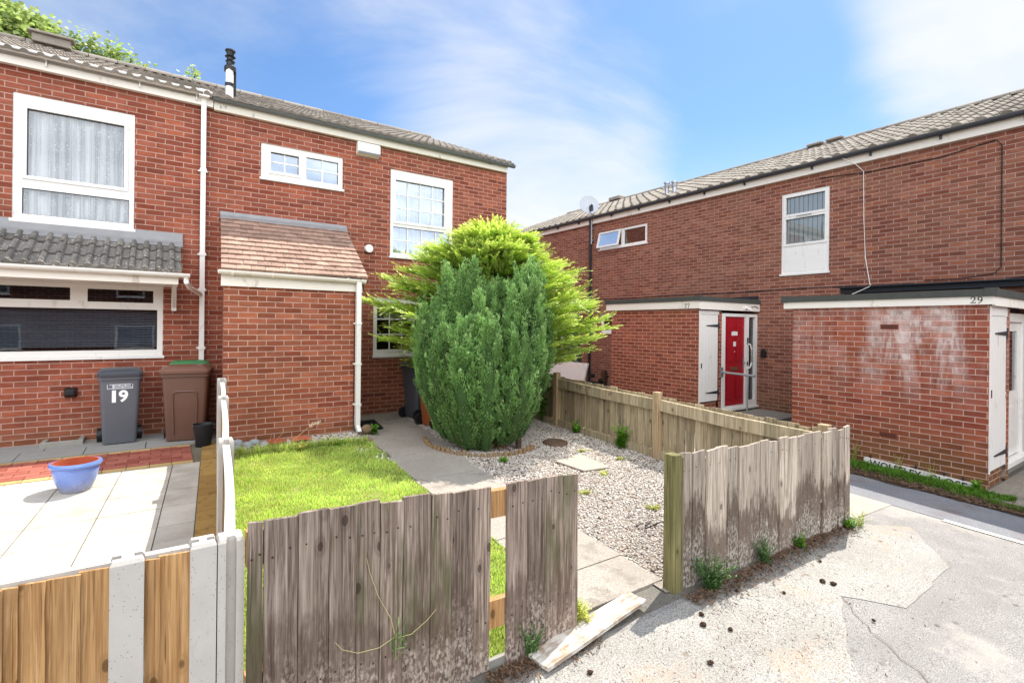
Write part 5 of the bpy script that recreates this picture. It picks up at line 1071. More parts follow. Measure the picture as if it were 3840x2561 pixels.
place('cobble', 'rounded grey stone piled in the corner between porch wall and concrete fence', 'stone', 'grey stones by the porch', lambda: lump(.062, 3, (1.2, 1, .8), 10, 7, .10), stone, [(.74, 7.22, .375, 0, 1.1), (.80, 7.45, .385, 1, 1.15), (.90, 7.34, .375, 2, 1.0), (1.0, 7.46, .375, 3.2, .95), (1.09, 7.28, .37, 4.4, 1.05), (.86, 7.18, .365, 5, .8)])
cone_m = plain('dry cone', '3a2c24', .9, .1, .4, 60)
place('pine_cone', 'small dark fallen cone on the pale ground in front of the bleached fence', 'cone', 'dark cones on the ground', lambda: lump(.0155, 8, (1.2, 1, .8), 7, 6, .35), cone_m, [(x, y, gz(x, y) + .018, a, s) for x, y, a, s in ((4.03, 1.79, 0, 1.2), (4.06, 1.73, 2, 1.2), (2.886, 2.01, 1, 1), (2.80, 1.935, 4, 1.2), (2.905, 1.817, 3, .9), (2.53, 1.70, 5, 1), (3.80, 1.378, 1, .7), (3.62, 1.86, 1.4, .7), (4.35, 1.95, 3, .7), (3.35, 2.05, .4, .8), (1.9, 2.0, 2.4, .9))], False)
mb = MB(); mb.lathe([(0, .012), (.10, .010), (.115, .03), (.14, .034), (.138, .04), (.11, .038), (.0, .018)], (1.24, 7.33, .36), 22); tag(mb.build('pot_saucer', plain('clay saucer', 'a05a42', .9, .1, .15, 12), smooth=True), 'round terracotta saucer on the narrow bed under the porch wall', 'saucer')
mb = MB(); mb.loft([[(1.43, 7.25, .37), (1.43, 7.40, .385), (1.43, 7.40, .40), (1.43, 7.25, .385)], [(1.55, 7.24, .39), (1.55, 7.40, .405), (1.55, 7.40, .42), (1.55, 7.24, .405)], [(1.68, 7.24, .37), (1.68, 7.39, .385), (1.68, 7.39, .40), (1.68, 7.24, .385)]]); tag(mb.build('roof_tile', plain('clay tile piece', 'b0654a', .9, .1, .15, 12), bevel=.004), 'broken curved clay tile lying beside the saucer', 'tile')
ebm = NT('edging brick'); ebm = ebm.fin(ebm.mix(ebm.noise(ebm.pos(), 16, 5, .7), lin('6e5a48'), lin('93826e')), .9, .1)
t = thing('brick_edging', 'row of half buried bricks between the lawn and the narrow porch bed', 'edging', (1.5, 7.1, .3)); x = .63
while x < 2.42:
    yy = 7.13 - (x - .6) * .06; w_ = rt_.uniform(.19, .22); MB().box(x, x + w_ - .008, yy - .045, yy + .045, .28, .352 + rt_.uniform(-.012, .012)).build('brick', ebm, t, bevel=.008); x += w_
for i, (x, y) in enumerate(((2.44, 7.36), (2.50, 7.44))): pass
tag(lump(.075, 31, (1.2, .9, 1.0), 9, 7, .15).xf(Matrix.Translation((2.50, 7.42, .40))).build('rock', plain('brown rock', '7a6650', .9, .1, .3, 12, bump=.5), smooth=True), 'brown rock at the bottom of the porch drainpipe', 'rock')
t = thing('log_edging', 'curved edging of short half logs round the foot of the dark conifer', 'edging', (3.75, 6.3, .28))
for k in range(27):
    a = R(155 + k * 5.6); x, y = 3.83 + .80 * math.cos(a), 6.36 + .84 * math.sin(a); mb = MB(); mb.tube([(x, y, gz(x, y) - .03), (x, y, gz(x, y) + .075 + rt_.uniform(-.03, .02))], .030, 8, .028); mb.build('half_log', plain('log edging timber', '8a7256', .9, .1, .3, 10) if k == 0 else bpy.data.materials['log edging timber'], t)
mb = MB(); mb.lathe([(0, .03), (.12, .045), (.17, .03), (.20, -.02), (0, -.02)], (4.70, 5.72, gz(4.7, 5.72) + .02), 14); tag(mb.build('tree_stump', plain('rotten stump', '5e4c40', .95, .1, .35, 18, bump=.8)), 'low rotten brown stump in the gravel right of the dark conifer', 'stump')
mb = MB()
for i in range(9):
    a = rt_.uniform(-.5, .5); x, y = 3.60 + rt_.uniform(-.1, .1), 3.10 + rt_.uniform(-.05, .05); mb.tube([(x, y, gz(x, y) + .03), (x + .07 * math.cos(a), y + .07 * math.sin(a) - .02, gz(x, y) + .05)], .007, 5, .002)
tag(mb.build('dead_twigs', M['black']), 'small heap of black dead twigs on the gravel near the gate post', 'twigs')
# beyond the gravel fence: leaning white boards and a dark heap
t = thing('plastic_sheet', 'large white ribbed plastic sheet propped on edge beyond the mossy fence', 'panel', (9.6, 11.4, .2)); mb = MB()
for k in range(8): mb.prism([(9.50 + .14 * (k / 8), 10.48 - .12 * k / 8, .14 + k * .10), (9.50 + .14 * ((k + .97) / 8), 10.48 - .12 * (k + .97) / 8, .14 + (k + .97) * .10), (9.50 + .14 * ((k + .97) / 8), 12.5, .14 + (k + .97) * .10), (9.50 + .14 * (k / 8), 12.5, .14 + k * .10)], (.012, 0, .0))
mb.prism([(9.525, 10.47, .12), (9.665, 10.36, .94), (9.665, 12.5, .94), (9.525, 12.5, .12)], (.02, 0, 0)); mb.build('ribbed_face', M['upvc'], t)
mb = MB(); mb.prism([(9.7, 11.85, .1), (9.85, 12.25, 1.35), (9.85, 12.45, 1.35), (9.7, 12.45, .1)], (.02, 0, 0)); tag(mb.build('plastic_sheet', M['upvc']), 'second white sheet standing behind, only its slanting edge showing', 'panel')
mb = MB()
for i in range(26):
    q = lump(rt_.uniform(.05, .11), i, (1, 1, .8), 7, 5, .3); q.xf(Matrix.Translation((9.6 + rt_.uniform(-.15, .15), 10.0 + rt_.uniform(-.28, .22), .2 + abs(rt_.gauss(0, .22))))); mb.add(q.v, q.f)
tag(mb.build('netting_heap', plain('dark netting', '2e2a2c', .9, .1, .5, 40)), 'dark tangled heap at the foot of the black drainpipe', 'heap')
mb = MB(); mb.box(9.62, 9.74, 9.70, 9.82, .15, .80)
for k in range(4): mb.box(9.61, 9.75, 9.69, 9.83, .50 + k * .07, .54 + k * .07)
tag(mb.build('brick_stack', plain('brown stack', '5a4438', .9, .1, .3, 20), bevel=.006), 'small brown stack standing beside the dark heap', 'stack')

# ------------------------------------------------------------------ plants
def frames(D, r_):
    D = nrm(D); h = np.where(np.abs(D[:, 2:3]) > .9, np.array([[1., 0, 0]]), np.array([[0., 0, 1]])); A = nrm(np.cross(D, h)); B = np.cross(A, D)
    a = r_.uniform(0, 6.283, len(D))[:, None]; return np.cos(a) * A + np.sin(a) * B
def leafquads(base, dirv, side, L, Wd):
    """diamond leaves; base, direction, side: (n,3)"""
    L = L[:, None]; Wd = Wd[:, None]
    V = np.stack([base, base + dirv * L * .45 + side * Wd, base + dirv * L, base + dirv * L * .45 - side * Wd], 1)
    return V.reshape(-1, 3), np.arange(len(base) * 4).reshape(-1, 4)
def conifer():
    t = thing('conifer', 'dense dark green upright conifer bush in front of the yellow green one', 'conifer', (3.78, 6.12, .25)); r_ = np.random.default_rng(21)
    e1 = np.array([math.cos(CAM_YAW), -math.sin(CAM_YAW), 0]); e2 = np.array([math.sin(CAM_YAW), math.cos(CAM_YAW), 0]); c0 = np.array([3.74, 6.16, .24])
    # upright flame-like columns that spring from one foot: across, back, foot, top, half width, widest height, across at the foot
    tops = np.array([(-1.12, 1.55), (-1.0, 1.95), (-.8, 2.34), (-.5, 2.66), (-.1, 2.84), (.2, 2.78), (.42, 2.60), (.62, 2.92), (.74, 2.85), (.88, 2.2), (1.0, 1.6)]); cols = []
    for row, (bb, na, f) in enumerate(((-.62, 8, .68), (-.42, 11, .86), (-.14, 12, .97), (.16, 10, .97), (.45, 7, .9))):
        ext = .98 * math.sqrt(max(.1, 1 - (bb / .95) ** 2)); off = r_.uniform(-.05, .05)
        for a in np.linspace(-ext + .05, ext - .14, na):
            a = (a + off + r_.normal(0, .03)) * .90
            if row < 3 and .12 < a < .36: continue
            zt = (np.interp(a * 1.02, tops[:, 0], tops[:, 1])) * f * r_.choice([.80, .90, .97, 1.0, 1.03]) - .24; w = r_.uniform(.105, .155)
            cols.append((float(a), bb + r_.normal(0, .04), .02 + abs(a) * .22 + (row > 2) * .1, float(zt), float(w), r_.uniform(.50, .66)))
    def rad(h, w, m): h = np.maximum(h, .0); return w * np.where(h < m, np.sqrt(np.maximum(0, 1 - ((m - h) / (m + .10)) ** 2)), np.maximum(0, 1 - ((h - m) / (1 - m)) ** 1.5) ** .9)
    def bend(z): q = np.clip(np.asarray(z, float) / 1.25, 0, 1); return .54 + .48 * q * (2 - q)
    P = []; Nn = []
    for (a, b, z0, z1, w, m) in cols:
        n = int(520 * w * (z1 - z0)) + 8; h = r_.uniform(-.05, .97, n); an = r_.uniform(0, 6.283, n); rr = rad(h, w, m) * r_.uniform(.82, 1.08, n)
        ux, uy = np.cos(an), np.sin(an); bd = bend(z0 + h * (z1 - z0))
        p = c0 + np.outer(a * bd + ux * rr, e1) + np.outer(b * bd + uy * rr, e2); p[:, 2] += z0 + h * (z1 - z0)
        nv = np.outer(ux, e1) + np.outer(uy, e2); nv[:, 2] = (h - m) * 1.1; keep = np.ones(n, bool)
        for (a2, b2, y0, y1, w2, m2) in cols:
            if (a2, b2) == (a, b): continue
            hz_ = p[:, 2] - c0[2]; hh = (hz_ - y0) / (y1 - y0); ins = (hh > 0) & (hh < 1); b2d = bend(hz_); qa = (p - c0) @ e1 - a2 * b2d; qb = (p - c0) @ e2 - b2 * b2d; keep &= ~(ins & (np.hypot(qa, qb) < .70 * rad(np.clip(hh, 0, 1), w2, m2)))
        P.append(p[keep]); Nn.append(nrm(nv[keep]))
    P = np.concatenate(P); Nn = np.concatenate(Nn); n = len(P)
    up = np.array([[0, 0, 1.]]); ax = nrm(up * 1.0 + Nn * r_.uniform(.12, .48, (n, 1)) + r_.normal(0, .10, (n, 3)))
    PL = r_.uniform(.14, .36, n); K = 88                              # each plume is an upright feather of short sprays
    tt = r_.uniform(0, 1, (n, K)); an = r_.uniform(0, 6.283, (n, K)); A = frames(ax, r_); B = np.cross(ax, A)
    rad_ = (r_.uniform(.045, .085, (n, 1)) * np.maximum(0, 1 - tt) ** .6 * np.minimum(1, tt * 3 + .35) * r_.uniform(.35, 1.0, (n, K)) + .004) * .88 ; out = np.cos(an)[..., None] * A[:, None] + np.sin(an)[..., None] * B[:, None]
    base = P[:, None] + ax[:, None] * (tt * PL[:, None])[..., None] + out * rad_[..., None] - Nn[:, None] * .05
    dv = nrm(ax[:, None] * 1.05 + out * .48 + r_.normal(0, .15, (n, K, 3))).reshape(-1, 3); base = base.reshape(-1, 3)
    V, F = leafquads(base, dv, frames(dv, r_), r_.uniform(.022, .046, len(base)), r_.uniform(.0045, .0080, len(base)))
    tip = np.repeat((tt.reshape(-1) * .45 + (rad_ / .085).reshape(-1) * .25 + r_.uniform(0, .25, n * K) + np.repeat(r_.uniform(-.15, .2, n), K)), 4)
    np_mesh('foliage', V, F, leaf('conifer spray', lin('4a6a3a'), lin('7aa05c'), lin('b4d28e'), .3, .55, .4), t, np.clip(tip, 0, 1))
    core = MB()                                                       # solid core closing the bush, coloured dark for its shaded inside
    for (a, b, z0, z1, w, m) in cols:
        rg = []
        for h in (.0, .06, .15, .3, .45, .6, .75, .87, .95, 1.0):
            zz_ = z0 + h * (z1 - z0); bd = float(bend(zz_)); loc = c0 + e1 * a * bd + e2 * b * bd; q = max(.006, float(rad(np.array([h]), w, m)[0]) * .62); rg.append([(loc[0] + q * math.cos(k * .5236), loc[1] + q * math.sin(k * .5236), loc[2] + zz_) for k in range(12)])
        core.loft(rg)
    core.build('shade_core', leaf('dark conifer core', lin('3a502a'), lin('3a502a'), lin('3a502a'), .1, .8, .2), t)
    tr = MB()
    for a, b in ((0, 0), (.12, .05), (.5, -.15), (-.2, .0)): q = c0 + e1 * a + e2 * b; tr.tube([(q[0], q[1], .2), (q[0] + .02, q[1], .9)], .045, 8, .02)
    tr.build('trunk', M['bark'], t)
    # a brown dead patch low down between the two halves
    n = 900; a = .22 + r_.normal(0, .07, n); z = np.abs(r_.normal(.22, .16, n)); q = c0 + np.outer(a, e1) + np.outer(-.22 + r_.normal(0, .06, n) + z * .02, e2); q[:, 2] += z
    dv = nrm(r_.normal(0, 1, (n, 3)) + [0, 0, .6]); V, F = leafquads(q, dv, frames(dv, r_), r_.uniform(.03, .06, n), r_.uniform(.004, .008, n)); dead = leaf('dead spray', lin('6b5442'), lin('8a6e58'), lin('a08468'), .1, .8, .4); o = np_mesh('dead_foliage', V, F, dead, t, np.repeat(r_.uniform(0, 1, n), 4)); o['label'] = 'brown dead foliage low in the middle'
conifer()
def yew():
    t = thing('conifer', 'bright yellow green spreading conifer with feathery layered branches behind the dark one', 'conifer', (4.45, 7.05, .28)); r_ = np.random.default_rng(33)
    c = np.array([4.40, 7.05, 0]); FP, FD, FU = [], [], []
    br = MB(); br.tube([(4.42, 7.05, .2), (4.40, 7.03, 1.2), (4.42, 7.06, 2.3), (4.43, 7.07, 3.2)], .10, 8, .025)
    def rmax(zt): return 1.9 * math.sqrt(max(.02, min(1, (3.52 - zt) / 1.25))) ** 1.15 if zt > 1.95 else 1.9 - (1.95 - zt) * .85
    n = 128
    for i in range(n):                                                  # big layered boughs, each a broad flat spray of side twigs
        zt = 1.3 + 2.15 * ((i + .5) / n) ** .9 + r_.normal(0, .05); an = i * 2.39996 + r_.normal(0, .25); rt = rmax(zt) * (.80 + .20 * abs(math.cos(an + CAM_YAW))) * r_.choice([.72, .85, .97, 1.04])
        if math.sin(an) > .35: rt = min(rt, 1.6 / math.sin(an) * .95)
        z0 = max(.7, zt - r_.uniform(.12, .40) * rt); droop = r_.uniform(.25, .6); pts = []
        for q in np.linspace(0, 1, 11):
            b_ = an + .12 * math.sin(3 * q + i); rr = rt * q; pts.append(np.array([c[0] + rr * math.cos(b_), c[1] + rr * math.sin(b_), z0 + (zt - z0) * ((1 + droop) * q - droop * q * q)]))
        br.tube(pts, .018, 5, .003)
        for q in np.linspace(.16, 1, int(9 + rt * 7)):
            jj = min(int(q * 10), 9); f = q * 10 - jj; p = pts[jj] * (1 - f) + pts[jj + 1] * f; d = nrm((pts[jj + 1] - pts[jj])[None])[0]; sd = nrm(np.cross(d, [0, 0, 1.])[None])[0]; up_ = np.cross(sd, d)
            for sg in (-1, 1):
                tw = (.52 * (1 - q) ** .7 + .10) * min(1, .5 + rt * .4) * r_.uniform(.7, 1.15); dd = nrm((d * r_.uniform(.7, 1.1) + sd * sg * 1.0 + up_ * r_.normal(.10, .10))[None])[0]; m_ = max(1, int(tw / .085))
                for k_ in range(m_):
                    g = (k_ + .4) / m_; pp = p + dd * tw * g + np.array([0, 0, -.10 * g * g * tw])
                    FP.append(pp); FD.append(dd * .8 + sd * sg * r_.normal(0, .45) + d * r_.uniform(.1, .7) + up_ * r_.normal(.12, .16)); FU.append(min(1, .35 * q + .45 * g + .2 * (zt - 1.3) / 2.3))  # FU sets tone: young tips lighter, inner fronds darkened as crown shade
            FP.append(p); FD.append(d + up_ * r_.uniform(0, .5) + sd * r_.normal(0, .2)); FU.append(q)
    FP, FD, FU = np.array(FP), nrm(np.array(FD)), np.array(FU)
    m = 1900; zt = 1.45 + 2.0 * r_.uniform(0, 1, m) ** .85; a = r_.uniform(0, 6.283, m)       # smaller twigs that close the crown between the boughs
    rt = np.array([rmax(z) for z in zt]) * (.80 + .20 * np.abs(np.cos(a + CAM_YAW))) * r_.uniform(.45, .90, m); rt = np.where(np.sin(a) > .35, np.minimum(rt, 1.45 / np.maximum(np.sin(a), .35)), rt)
    FP = np.concatenate([FP, np.stack([c[0] + rt * np.cos(a), c[1] + rt * np.sin(a), zt], 1)]); FD = np.concatenate([FD, nrm(np.stack([np.cos(a) + r_.normal(0, .5, m), np.sin(a) + r_.normal(0, .5, m), .15 + r_.normal(0, .3, m) + (zt - 2.4) * .3], 1))]); FU = np.concatenate([FU, np.clip(rt / 1.8 * .5 + (zt - 1.5) * .22 + r_.normal(0, .12, m), 0, 1)])
    # a few shoots that stand up at the top
    m = 150; a = r_.uniform(0, 6.283, m); rr = np.abs(r_.normal(0, .42, m)); tp = np.stack([c[0] + rr * np.cos(a), c[1] + rr * np.sin(a), 3.40 - rr * .55 + r_.normal(0, .07, m)], 1); td = nrm(np.stack([np.cos(a) * .6, np.sin(a) * .6, r_.uniform(.5, 1.3, m)], 1))
    FP = np.concatenate([FP, tp]); FD = np.concatenate([FD, td]); FU = np.concatenate([FU, np.full(m, .95)])
    w1 = np.array([math.sin(CAM_YAW), math.cos(CAM_YAW), 0]); w2 = np.array([math.cos(CAM_YAW), -math.sin(CAM_YAW), 0]); dk = np.array([3.74, 6.16, 0])
    tipp = FP + FD * .22; kp = ~(((tipp - dk) @ w1 < .50) & (np.abs((tipp - dk) @ w2) < .95) & (tipp[:, 2] < 2.95)); FP, FD, FU = FP[kp], FD[kp], FU[kp]      # nothing grows through the dark bush
    n = len(FP); L = r_.uniform(.18, .34, n) * (1.05 - .25 * FU); K = 12
    up = np.array([[0, 0, 1.]]); sd = nrm(np.cross(FD, up + r_.normal(0, .28, (n, 3)))); nn = np.cross(sd, FD)
    s = (np.arange(K) + .5) / K; B, D, T, S_, LL = [], [], [], [], []
    for sg in (-1, 1):
        ss = s[None] + r_.uniform(-.03, .03, (n, K)); pos = FP[:, None] + FD[:, None] * (L[:, None] * ss)[..., None] - nn[:, None] * (-.10 * L[:, None] * ss * (1 - ss) * 2 + .05 * L[:, None] * ss ** 3)[..., None]
        dv = nrm(FD[:, None] * .55 + sd[:, None] * sg * .9 + nn[:, None] * .18 + r_.normal(0, .08, (n, K, 3)))
        ln = (.052 * (1 - .55 * ss) * r_.uniform(.8, 1.15, (n, K))); B.append(pos.reshape(-1, 3)); D.append(dv.reshape(-1, 3)); LL.append(ln.reshape(-1)); S_.append(np.repeat(nn[:, None], K, 1).reshape(-1, 3)); T.append((FU[:, None] * .45 + ss * .45 + r_.uniform(-.05, .1, (n, K))).reshape(-1))
    B.append(FP + FD * L[:, None] * .85); D.append(FD); LL.append(np.full(n, .06)); S_.append(nn); T.append(np.full(n, 1.))
    B, D, LL, S_, T = map(np.concatenate, (B, D, LL, S_, T))
    side = nrm(np.cross(D, S_)); V, F = leafquads(B, D, side, LL, LL * .15 + .0022)
    np_mesh('foliage', V, F, leaf('yellow conifer spray', lin('5f7f3a'), lin('9fba54'), lin('d4e080'), .4, .5, .4), t, np.repeat(np.clip(T, 0, 1), 4))
    br.build('trunk', M['bark'], t)
yew()
def tree(label, c, blobs, nleaf, trunk_h, seed, leafsize=.11, mat=None, limbs=True, group=None):
    t = thing('leafy_tree', label, 'tree', (c[0], c[1], .3), group); r_ = np.random.default_rng(seed); P = []
    for (x, y, z, rx, rz, dens) in blobs:
        n = int(nleaf * dens); d = nrm(r_.normal(0, 1, (n, 3))); q = r_.uniform(.55, 1.08, n)[:, None] * (1 + .18 * np.sin(d[:, 0:1] * 7 + seed) * np.sin(d[:, 2:3] * 6)); P.append(np.array([x, y, z]) + d * q * np.array([rx, rx, rz]))
    P = np.concatenate(P); n = len(P); ctr = r_.integers(0, n, max(n // 14, 1)); P = P[ctr[r_.integers(0, len(ctr), n)]] + r_.normal(0, leafsize * 1.1, (n, 3))
    D = nrm(r_.normal(0, 1, (n, 3)) * [1, 1, .45] + [0, 0, -.25]); S = frames(D, r_); S = nrm(S * [1, 1, .3]); L = leafsize * r_.uniform(.6, 1.25, n)[:, None]
    V = np.stack([P, P + D * L * .25 + S * L * .52, P + D * L * .62 + S * L * .34, P + D * L * 1.1, P + D * L * .62 - S * L * .34, P + D * L * .25 - S * L * .52], 1); F = np.arange(n * 6).reshape(-1, 6)
    np_mesh('crown', V.reshape(-1, 3), F, mat, t, np.repeat(np.clip(r_.uniform(0, 1, n) * .6 + (P[:, 2] - P[:, 2].min()) / (np.ptp(P[:, 2]) + .01) * .4, 0, 1), 6))
    mb = MB(); mb.tube([(c[0], c[1], .2), (c[0] + .1, c[1], trunk_h * .5), (c[0], c[1] + .1, trunk_h)], .22, 10, .08)
    for (x, y, z, rx, rz, dens) in blobs:
        mb.tube([(c[0], c[1] + .1, trunk_h * .8), ((c[0] + x) / 2, (c[1] + y) / 2, (trunk_h * .8 + z) / 2 + .2), (x, y, z), (x + rx * .3, y, z + rz * .8)], .06, 6, .012)
    mb.build('trunk', M['bark'], t)
lfm = leaf('broad leaf', lin('5c7346'), lin('8fa35e'), lin('c2cd8a'), .35, .45, .5)
tree('big leafy tree rising behind the roof at the top left corner', (-4.6, 18, 0), [(-5.0, 18, 8.9, 1.8, 1.5, .7), (-4.0, 17.8, 8.9, 1.2, 1.15, .8), (-3.3, 17.8, 8.75, .9, 1.12, 1.0), (-2.8, 17.8, 8.65, .6, .98, .8), (-2.4, 17.8, 8.55, .4, .75, .5)], 6500, 7.2, 51, .115, lfm)
tree('thin leafy tree tops showing over the ridge right of the big tree', (-1.6, 18, 0), [(-2.05, 18, 9.0, .25, .62, .25), (-1.72, 18, 9.0, .25, .85, .3), (-1.35, 18, 8.95, .3, .75, .4), (-.95, 18, 8.8, .4, .7, .5), (-.62, 18, 8.75, .3, .62, .35)], 1600, 7.6, 52, .10, lfm)
tree('small sprig of tree top above the ridge beside the flue', (.3, 18, 0), [(-.15, 18, 8.6, .30, .65, .3), (.30, 18, 8.5, .30, .7, .25), (.62, 18, 8.75, .28, .78, .35), (.92, 18, 8.55, .15, .66, .15)], 1200, 7.6, 53, .095, lfm)

def weed(name, label, loc, h, spread, stems, ls, mat, seed, cat='weed', group=None, upright=.6, narrow=.3, per=9):
    r_ = np.random.default_rng(seed); B, D, LL, T = [], [], [], []; mb = MB(); t = thing(name, label, cat, loc, group)
    for i in range(stems):
        a = r_.uniform(0, 6.283); tx = np.array([math.cos(a) * spread * r_.uniform(.2, 1), math.sin(a) * spread * r_.uniform(.2, 1), h * r_.uniform(.55, 1)]); b0 = np.array(loc) + np.array([r_.normal(0, .02), r_.normal(0, .02), 0])
        mb.tube([b0, b0 + tx * [.35, .35, .6], b0 + tx], .0025, 4, .0012)
        for k in range(per):
            s = (k + 1) / per; p = b0 + tx * [s * s * .65 + .35 * s, s * s * .65 + .35 * s, s ** .8]; an = r_.uniform(0, 6.283); B.append(p); D.append([math.cos(an), math.sin(an), upright * r_.uniform(0, 1.5)]); LL.append(ls * (1.15 - .6 * s) * r_.uniform(.7, 1.2)); T.append(r_.uniform(.1, .6) + .3 * s)
    B, D, LL, T = np.array(B), nrm(np.array(D)), np.array(LL), np.array(T); S = nrm(np.cross(D, np.array([[0, 0, 1.]]) + r_.normal(0, .3, D.shape)))
    V, F = leafquads(B, D, S, LL, LL * narrow); np_mesh('leaves', V, F, mat, t, np.repeat(np.clip(T, 0, 1), 4)); mb.build('stem', mat, t); return t
wm = leaf('weed leaf', lin('3f6a22'), lin('6a9a34'), lin('9cc050'), .45, .5, .4); wy = leaf('pale weed leaf', lin('93a04a'), lin('b4b860'), lin('d4d08a'), .45, .5, .4); wd = leaf('dark weed leaf', lin('4a6a3a'), lin('6f8e52'), lin('96aa72'), .35, .6, .4)
def W(name, label, x, y, h, sp, st, ls, mat, seed, **k): return weed(name, label, (x, y, gz(x, y) + .01), h, sp, st, ls, mat, seed, **k)
W('weed', 'bushy feathery weed at the left foot of the bleached fence', 3.22, 2.16, .25, .19, 80, .032, wd, 61, narrow=.16, per=14)
W('weed', 'feathery weed at the middle of the bleached fence foot', 3.93, 2.18, .20, .14, 40, .03, wd, 62, narrow=.16, per=12)
W('weed', 'smaller green weed further right at the bleached fence foot', 4.45, 2.17, .14, .08, 16, .035, wm, 63)
W('weed', 'green weed at the far right corner of the bleached fence', 5.30, 2.12, .12, .10, 18, .04, wm, 64)
W('weed', 'yellowish flowering weed just right of the bleached fence corner', 5.42, 2.10, .17, .13, 14, .02, wy, 65, narrow=.4)
W('weed', 'yellow green weed under the right end of the weathered fence', 2.12, 2.33, .16, .08, 22, .035, wy, 66)
W('weed', 'dark green weed at the foot of the weathered fence near its end', 1.70, 2.27, .20, .10, 24, .03, wd, 67, narrow=.2)
W('weed', 'leafy green plant growing at the mossy fence near the middle post', 5.38, 5.08, .34, .14, 22, .075, wm, 68, narrow=.42)
W('weed', 'smaller green weed at the mossy fence further back', 5.40, 6.05, .20, .16, 16, .06, wm, 69, narrow=.4)
W('weed', 'trailing green shoots over the far post of the mossy fence', 5.42, 6.95, .95, .22, 16, .08, wm, 70, narrow=.4)
W('weed', 'low green sprout in the gravel at the left edge of the path', 3.55, 5.35, .05, .09, 22, .035, wm, 71)
for i, (x, y) in enumerate(((3.70, 4.0), (4.33, 4.35), (4.0, 3.35), (4.75, 5.2), (4.95, 4.7))): W('weed', 'sparse yellowish weed sprouting in the sunlit gravel', x, y, .05, .10, 12, .03, wy, 72 + i, group='yellowish weeds in the gravel')
W('weed', 'broad leaved weed in the middle of the brick edging', 1.95, 7.02, .06, .13, 26, .07, wm, 80, narrow=.35)
W('weed', 'pale silvery weed on the edging under the clay tile', 1.50, 7.04, .08, .10, 26, .06, wy, 81, narrow=.35)
W('weed', 'single leafy weed beside the brown rock and drainpipe', 2.58, 7.36, .16, .06, 8, .08, wm, 82, narrow=.4)
W('weed', 'tall dry seeding weeds at the left end of the street name plate', 8.22, 3.25, .34, .10, 12, .02, wy, 83, narrow=.35)
W('weed', 'seeding weed in front of the middle of the street name plate', 8.24, 2.72, .26, .05, 7, .02, wy, 84, narrow=.35)
W('weed', 'seeding weed in front of the right half of the street name plate', 8.24, 2.36, .28, .05, 7, .02, wy, 85, narrow=.35)
W('weed', 'dark leafy weed at the right hand corner of the number 29 store', 8.22, 1.90, .13, .08, 20, .045, wm, 86, narrow=.4)
t = thing('dry_weed', 'spindly pale weed with three long trailing stalks in front of the weathered fence', 'weed', (.93, 2.29, .42))
mb = MB()
for pts in ([(.93, 2.315, .45), (.90, 2.30, .56), (.84, 2.31, .68), (.80, 2.315, .80), (.785, 2.318, .87)], [(.93, 2.315, .46), (.84, 2.29, .45), (.74, 2.29, .46), (.67, 2.29, .50), (.64, 2.295, .54)], [(.93, 2.315, .45), (1.0, 2.29, .46), (1.08, 2.29, .50), (1.13, 2.29, .54)], [(.93, 2.32, .1), (.93, 2.31, .46), (.935, 2.30, .56)]): mb.tube(pts, .0020, 5, .0012)
mb.build('stalk', plain('dry stalk', 'b9b07c', .8, .2), t)
r_ = np.random.default_rng(90); n = 46; B = np.array([.93, 2.305, .44]) + r_.normal(0, 1, (n, 3)) * [.012, .008, .05]; D = nrm(r_.normal(0, .5, (n, 3)) + [0, -.1, 1]); V, F = leafquads(B, D, frames(D, r_), r_.uniform(.04, .09, n), r_.uniform(.002, .004, n)); np_mesh('leaves', V, F, wd, t, np.repeat(r_.uniform(0, 1, n), 4))
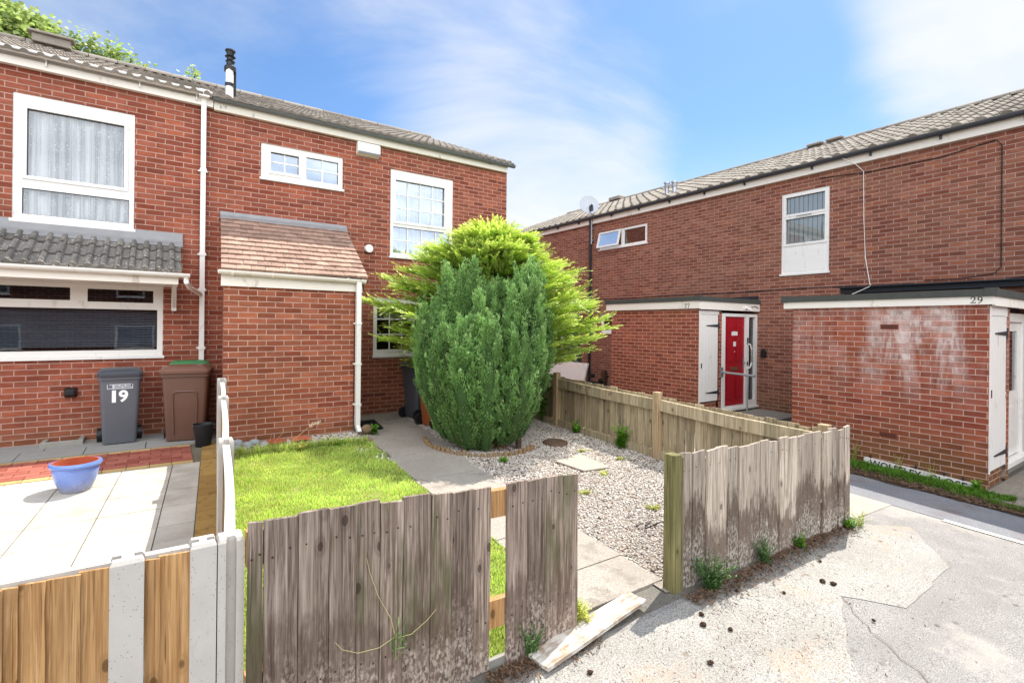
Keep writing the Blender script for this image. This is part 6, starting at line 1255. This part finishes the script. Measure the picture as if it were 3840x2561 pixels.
t = thing('dry_grass', 'long dry grass stalk with a fluffy seed head leaning across the porch wall', 'grass stalk', (1.33, 7.2, .32)); mb = MB(); mb.tube([(1.30, 7.08, .33), (1.45, 7.2, .42), (1.62, 7.3, .52), (1.72, 7.33, .565)], .005, 5, .003); mb.tube([(1.15, 7.3, .36), (1.19, 7.32, .5)], .003, 4, .002); mb.tube([(1.2, 7.3, .36), (1.33, 7.32, .5)], .003, 4, .002); mb.build('stalk', plain('straw stalk', 'c09a72', .8, .2), t)
n = 160; s = r_.uniform(0, 1, n); B = np.array([1.66, 7.32, .545]) + np.outer(s, [.14, .02, .05]) + r_.normal(0, .010, (n, 3)); D = nrm(r_.normal(0, .6, (n, 3)) + [.8, 0, .5]); V, F = leafquads(B, D, frames(D, r_), r_.uniform(.012, .03, n), r_.uniform(.002, .004, n)); np_mesh('seed_head', V, F, leaf('seed head', lin('d8cbb0'), lin('e4dac4'), lin('efe8d8'), .3, .8, .3), t, np.repeat(r_.uniform(0, 1, n), 4))
mb = MB(); 
for k in range(8): a = k * math.pi / 4; mb.add([(.004 * math.cos(a - .3), .004 * math.sin(a - .3), 0), (.014 * math.cos(a - .2), .014 * math.sin(a - .2), .002), (.014 * math.cos(a + .2), .014 * math.sin(a + .2), .002), (.004 * math.cos(a + .3), .004 * math.sin(a + .3), 0)], [(0, 1, 2, 3)])
mb.lathe([(0, .006), (.005, .003), (.005, -.002), (0, -.003)], seg=8); mb.tube([(0, 0, -.055), (0, 0, 0)], .0012, 4); dm = plain('daisy petals', 'f2f0ea', .7, .2)
first = None
for x, y in ((2.06, 6.49), (2.09, 6.44), (2.12, 6.50), (2.14, 6.42), (2.18, 6.44), (2.26, 6.52), (2.20, 6.12), (2.23, 6.20), (2.25, 6.09), (2.24, 6.04), (2.28, 6.17), (2.21, 6.00), (2.27, 5.96), (2.17, 6.08)):
    o = first.copy() if first else mb.build('daisy', dm)
    if first: COL.objects.link(o)
    first = first or o; o.location = (x, y, gz(x, y) + .075); o.rotation_euler = (.2 * math.sin(x * 99), .2 * math.cos(y * 77), x * 9); tag(o, 'small white daisy in the shaded part of the lawn', 'daisy', 'daisies in the lawn')
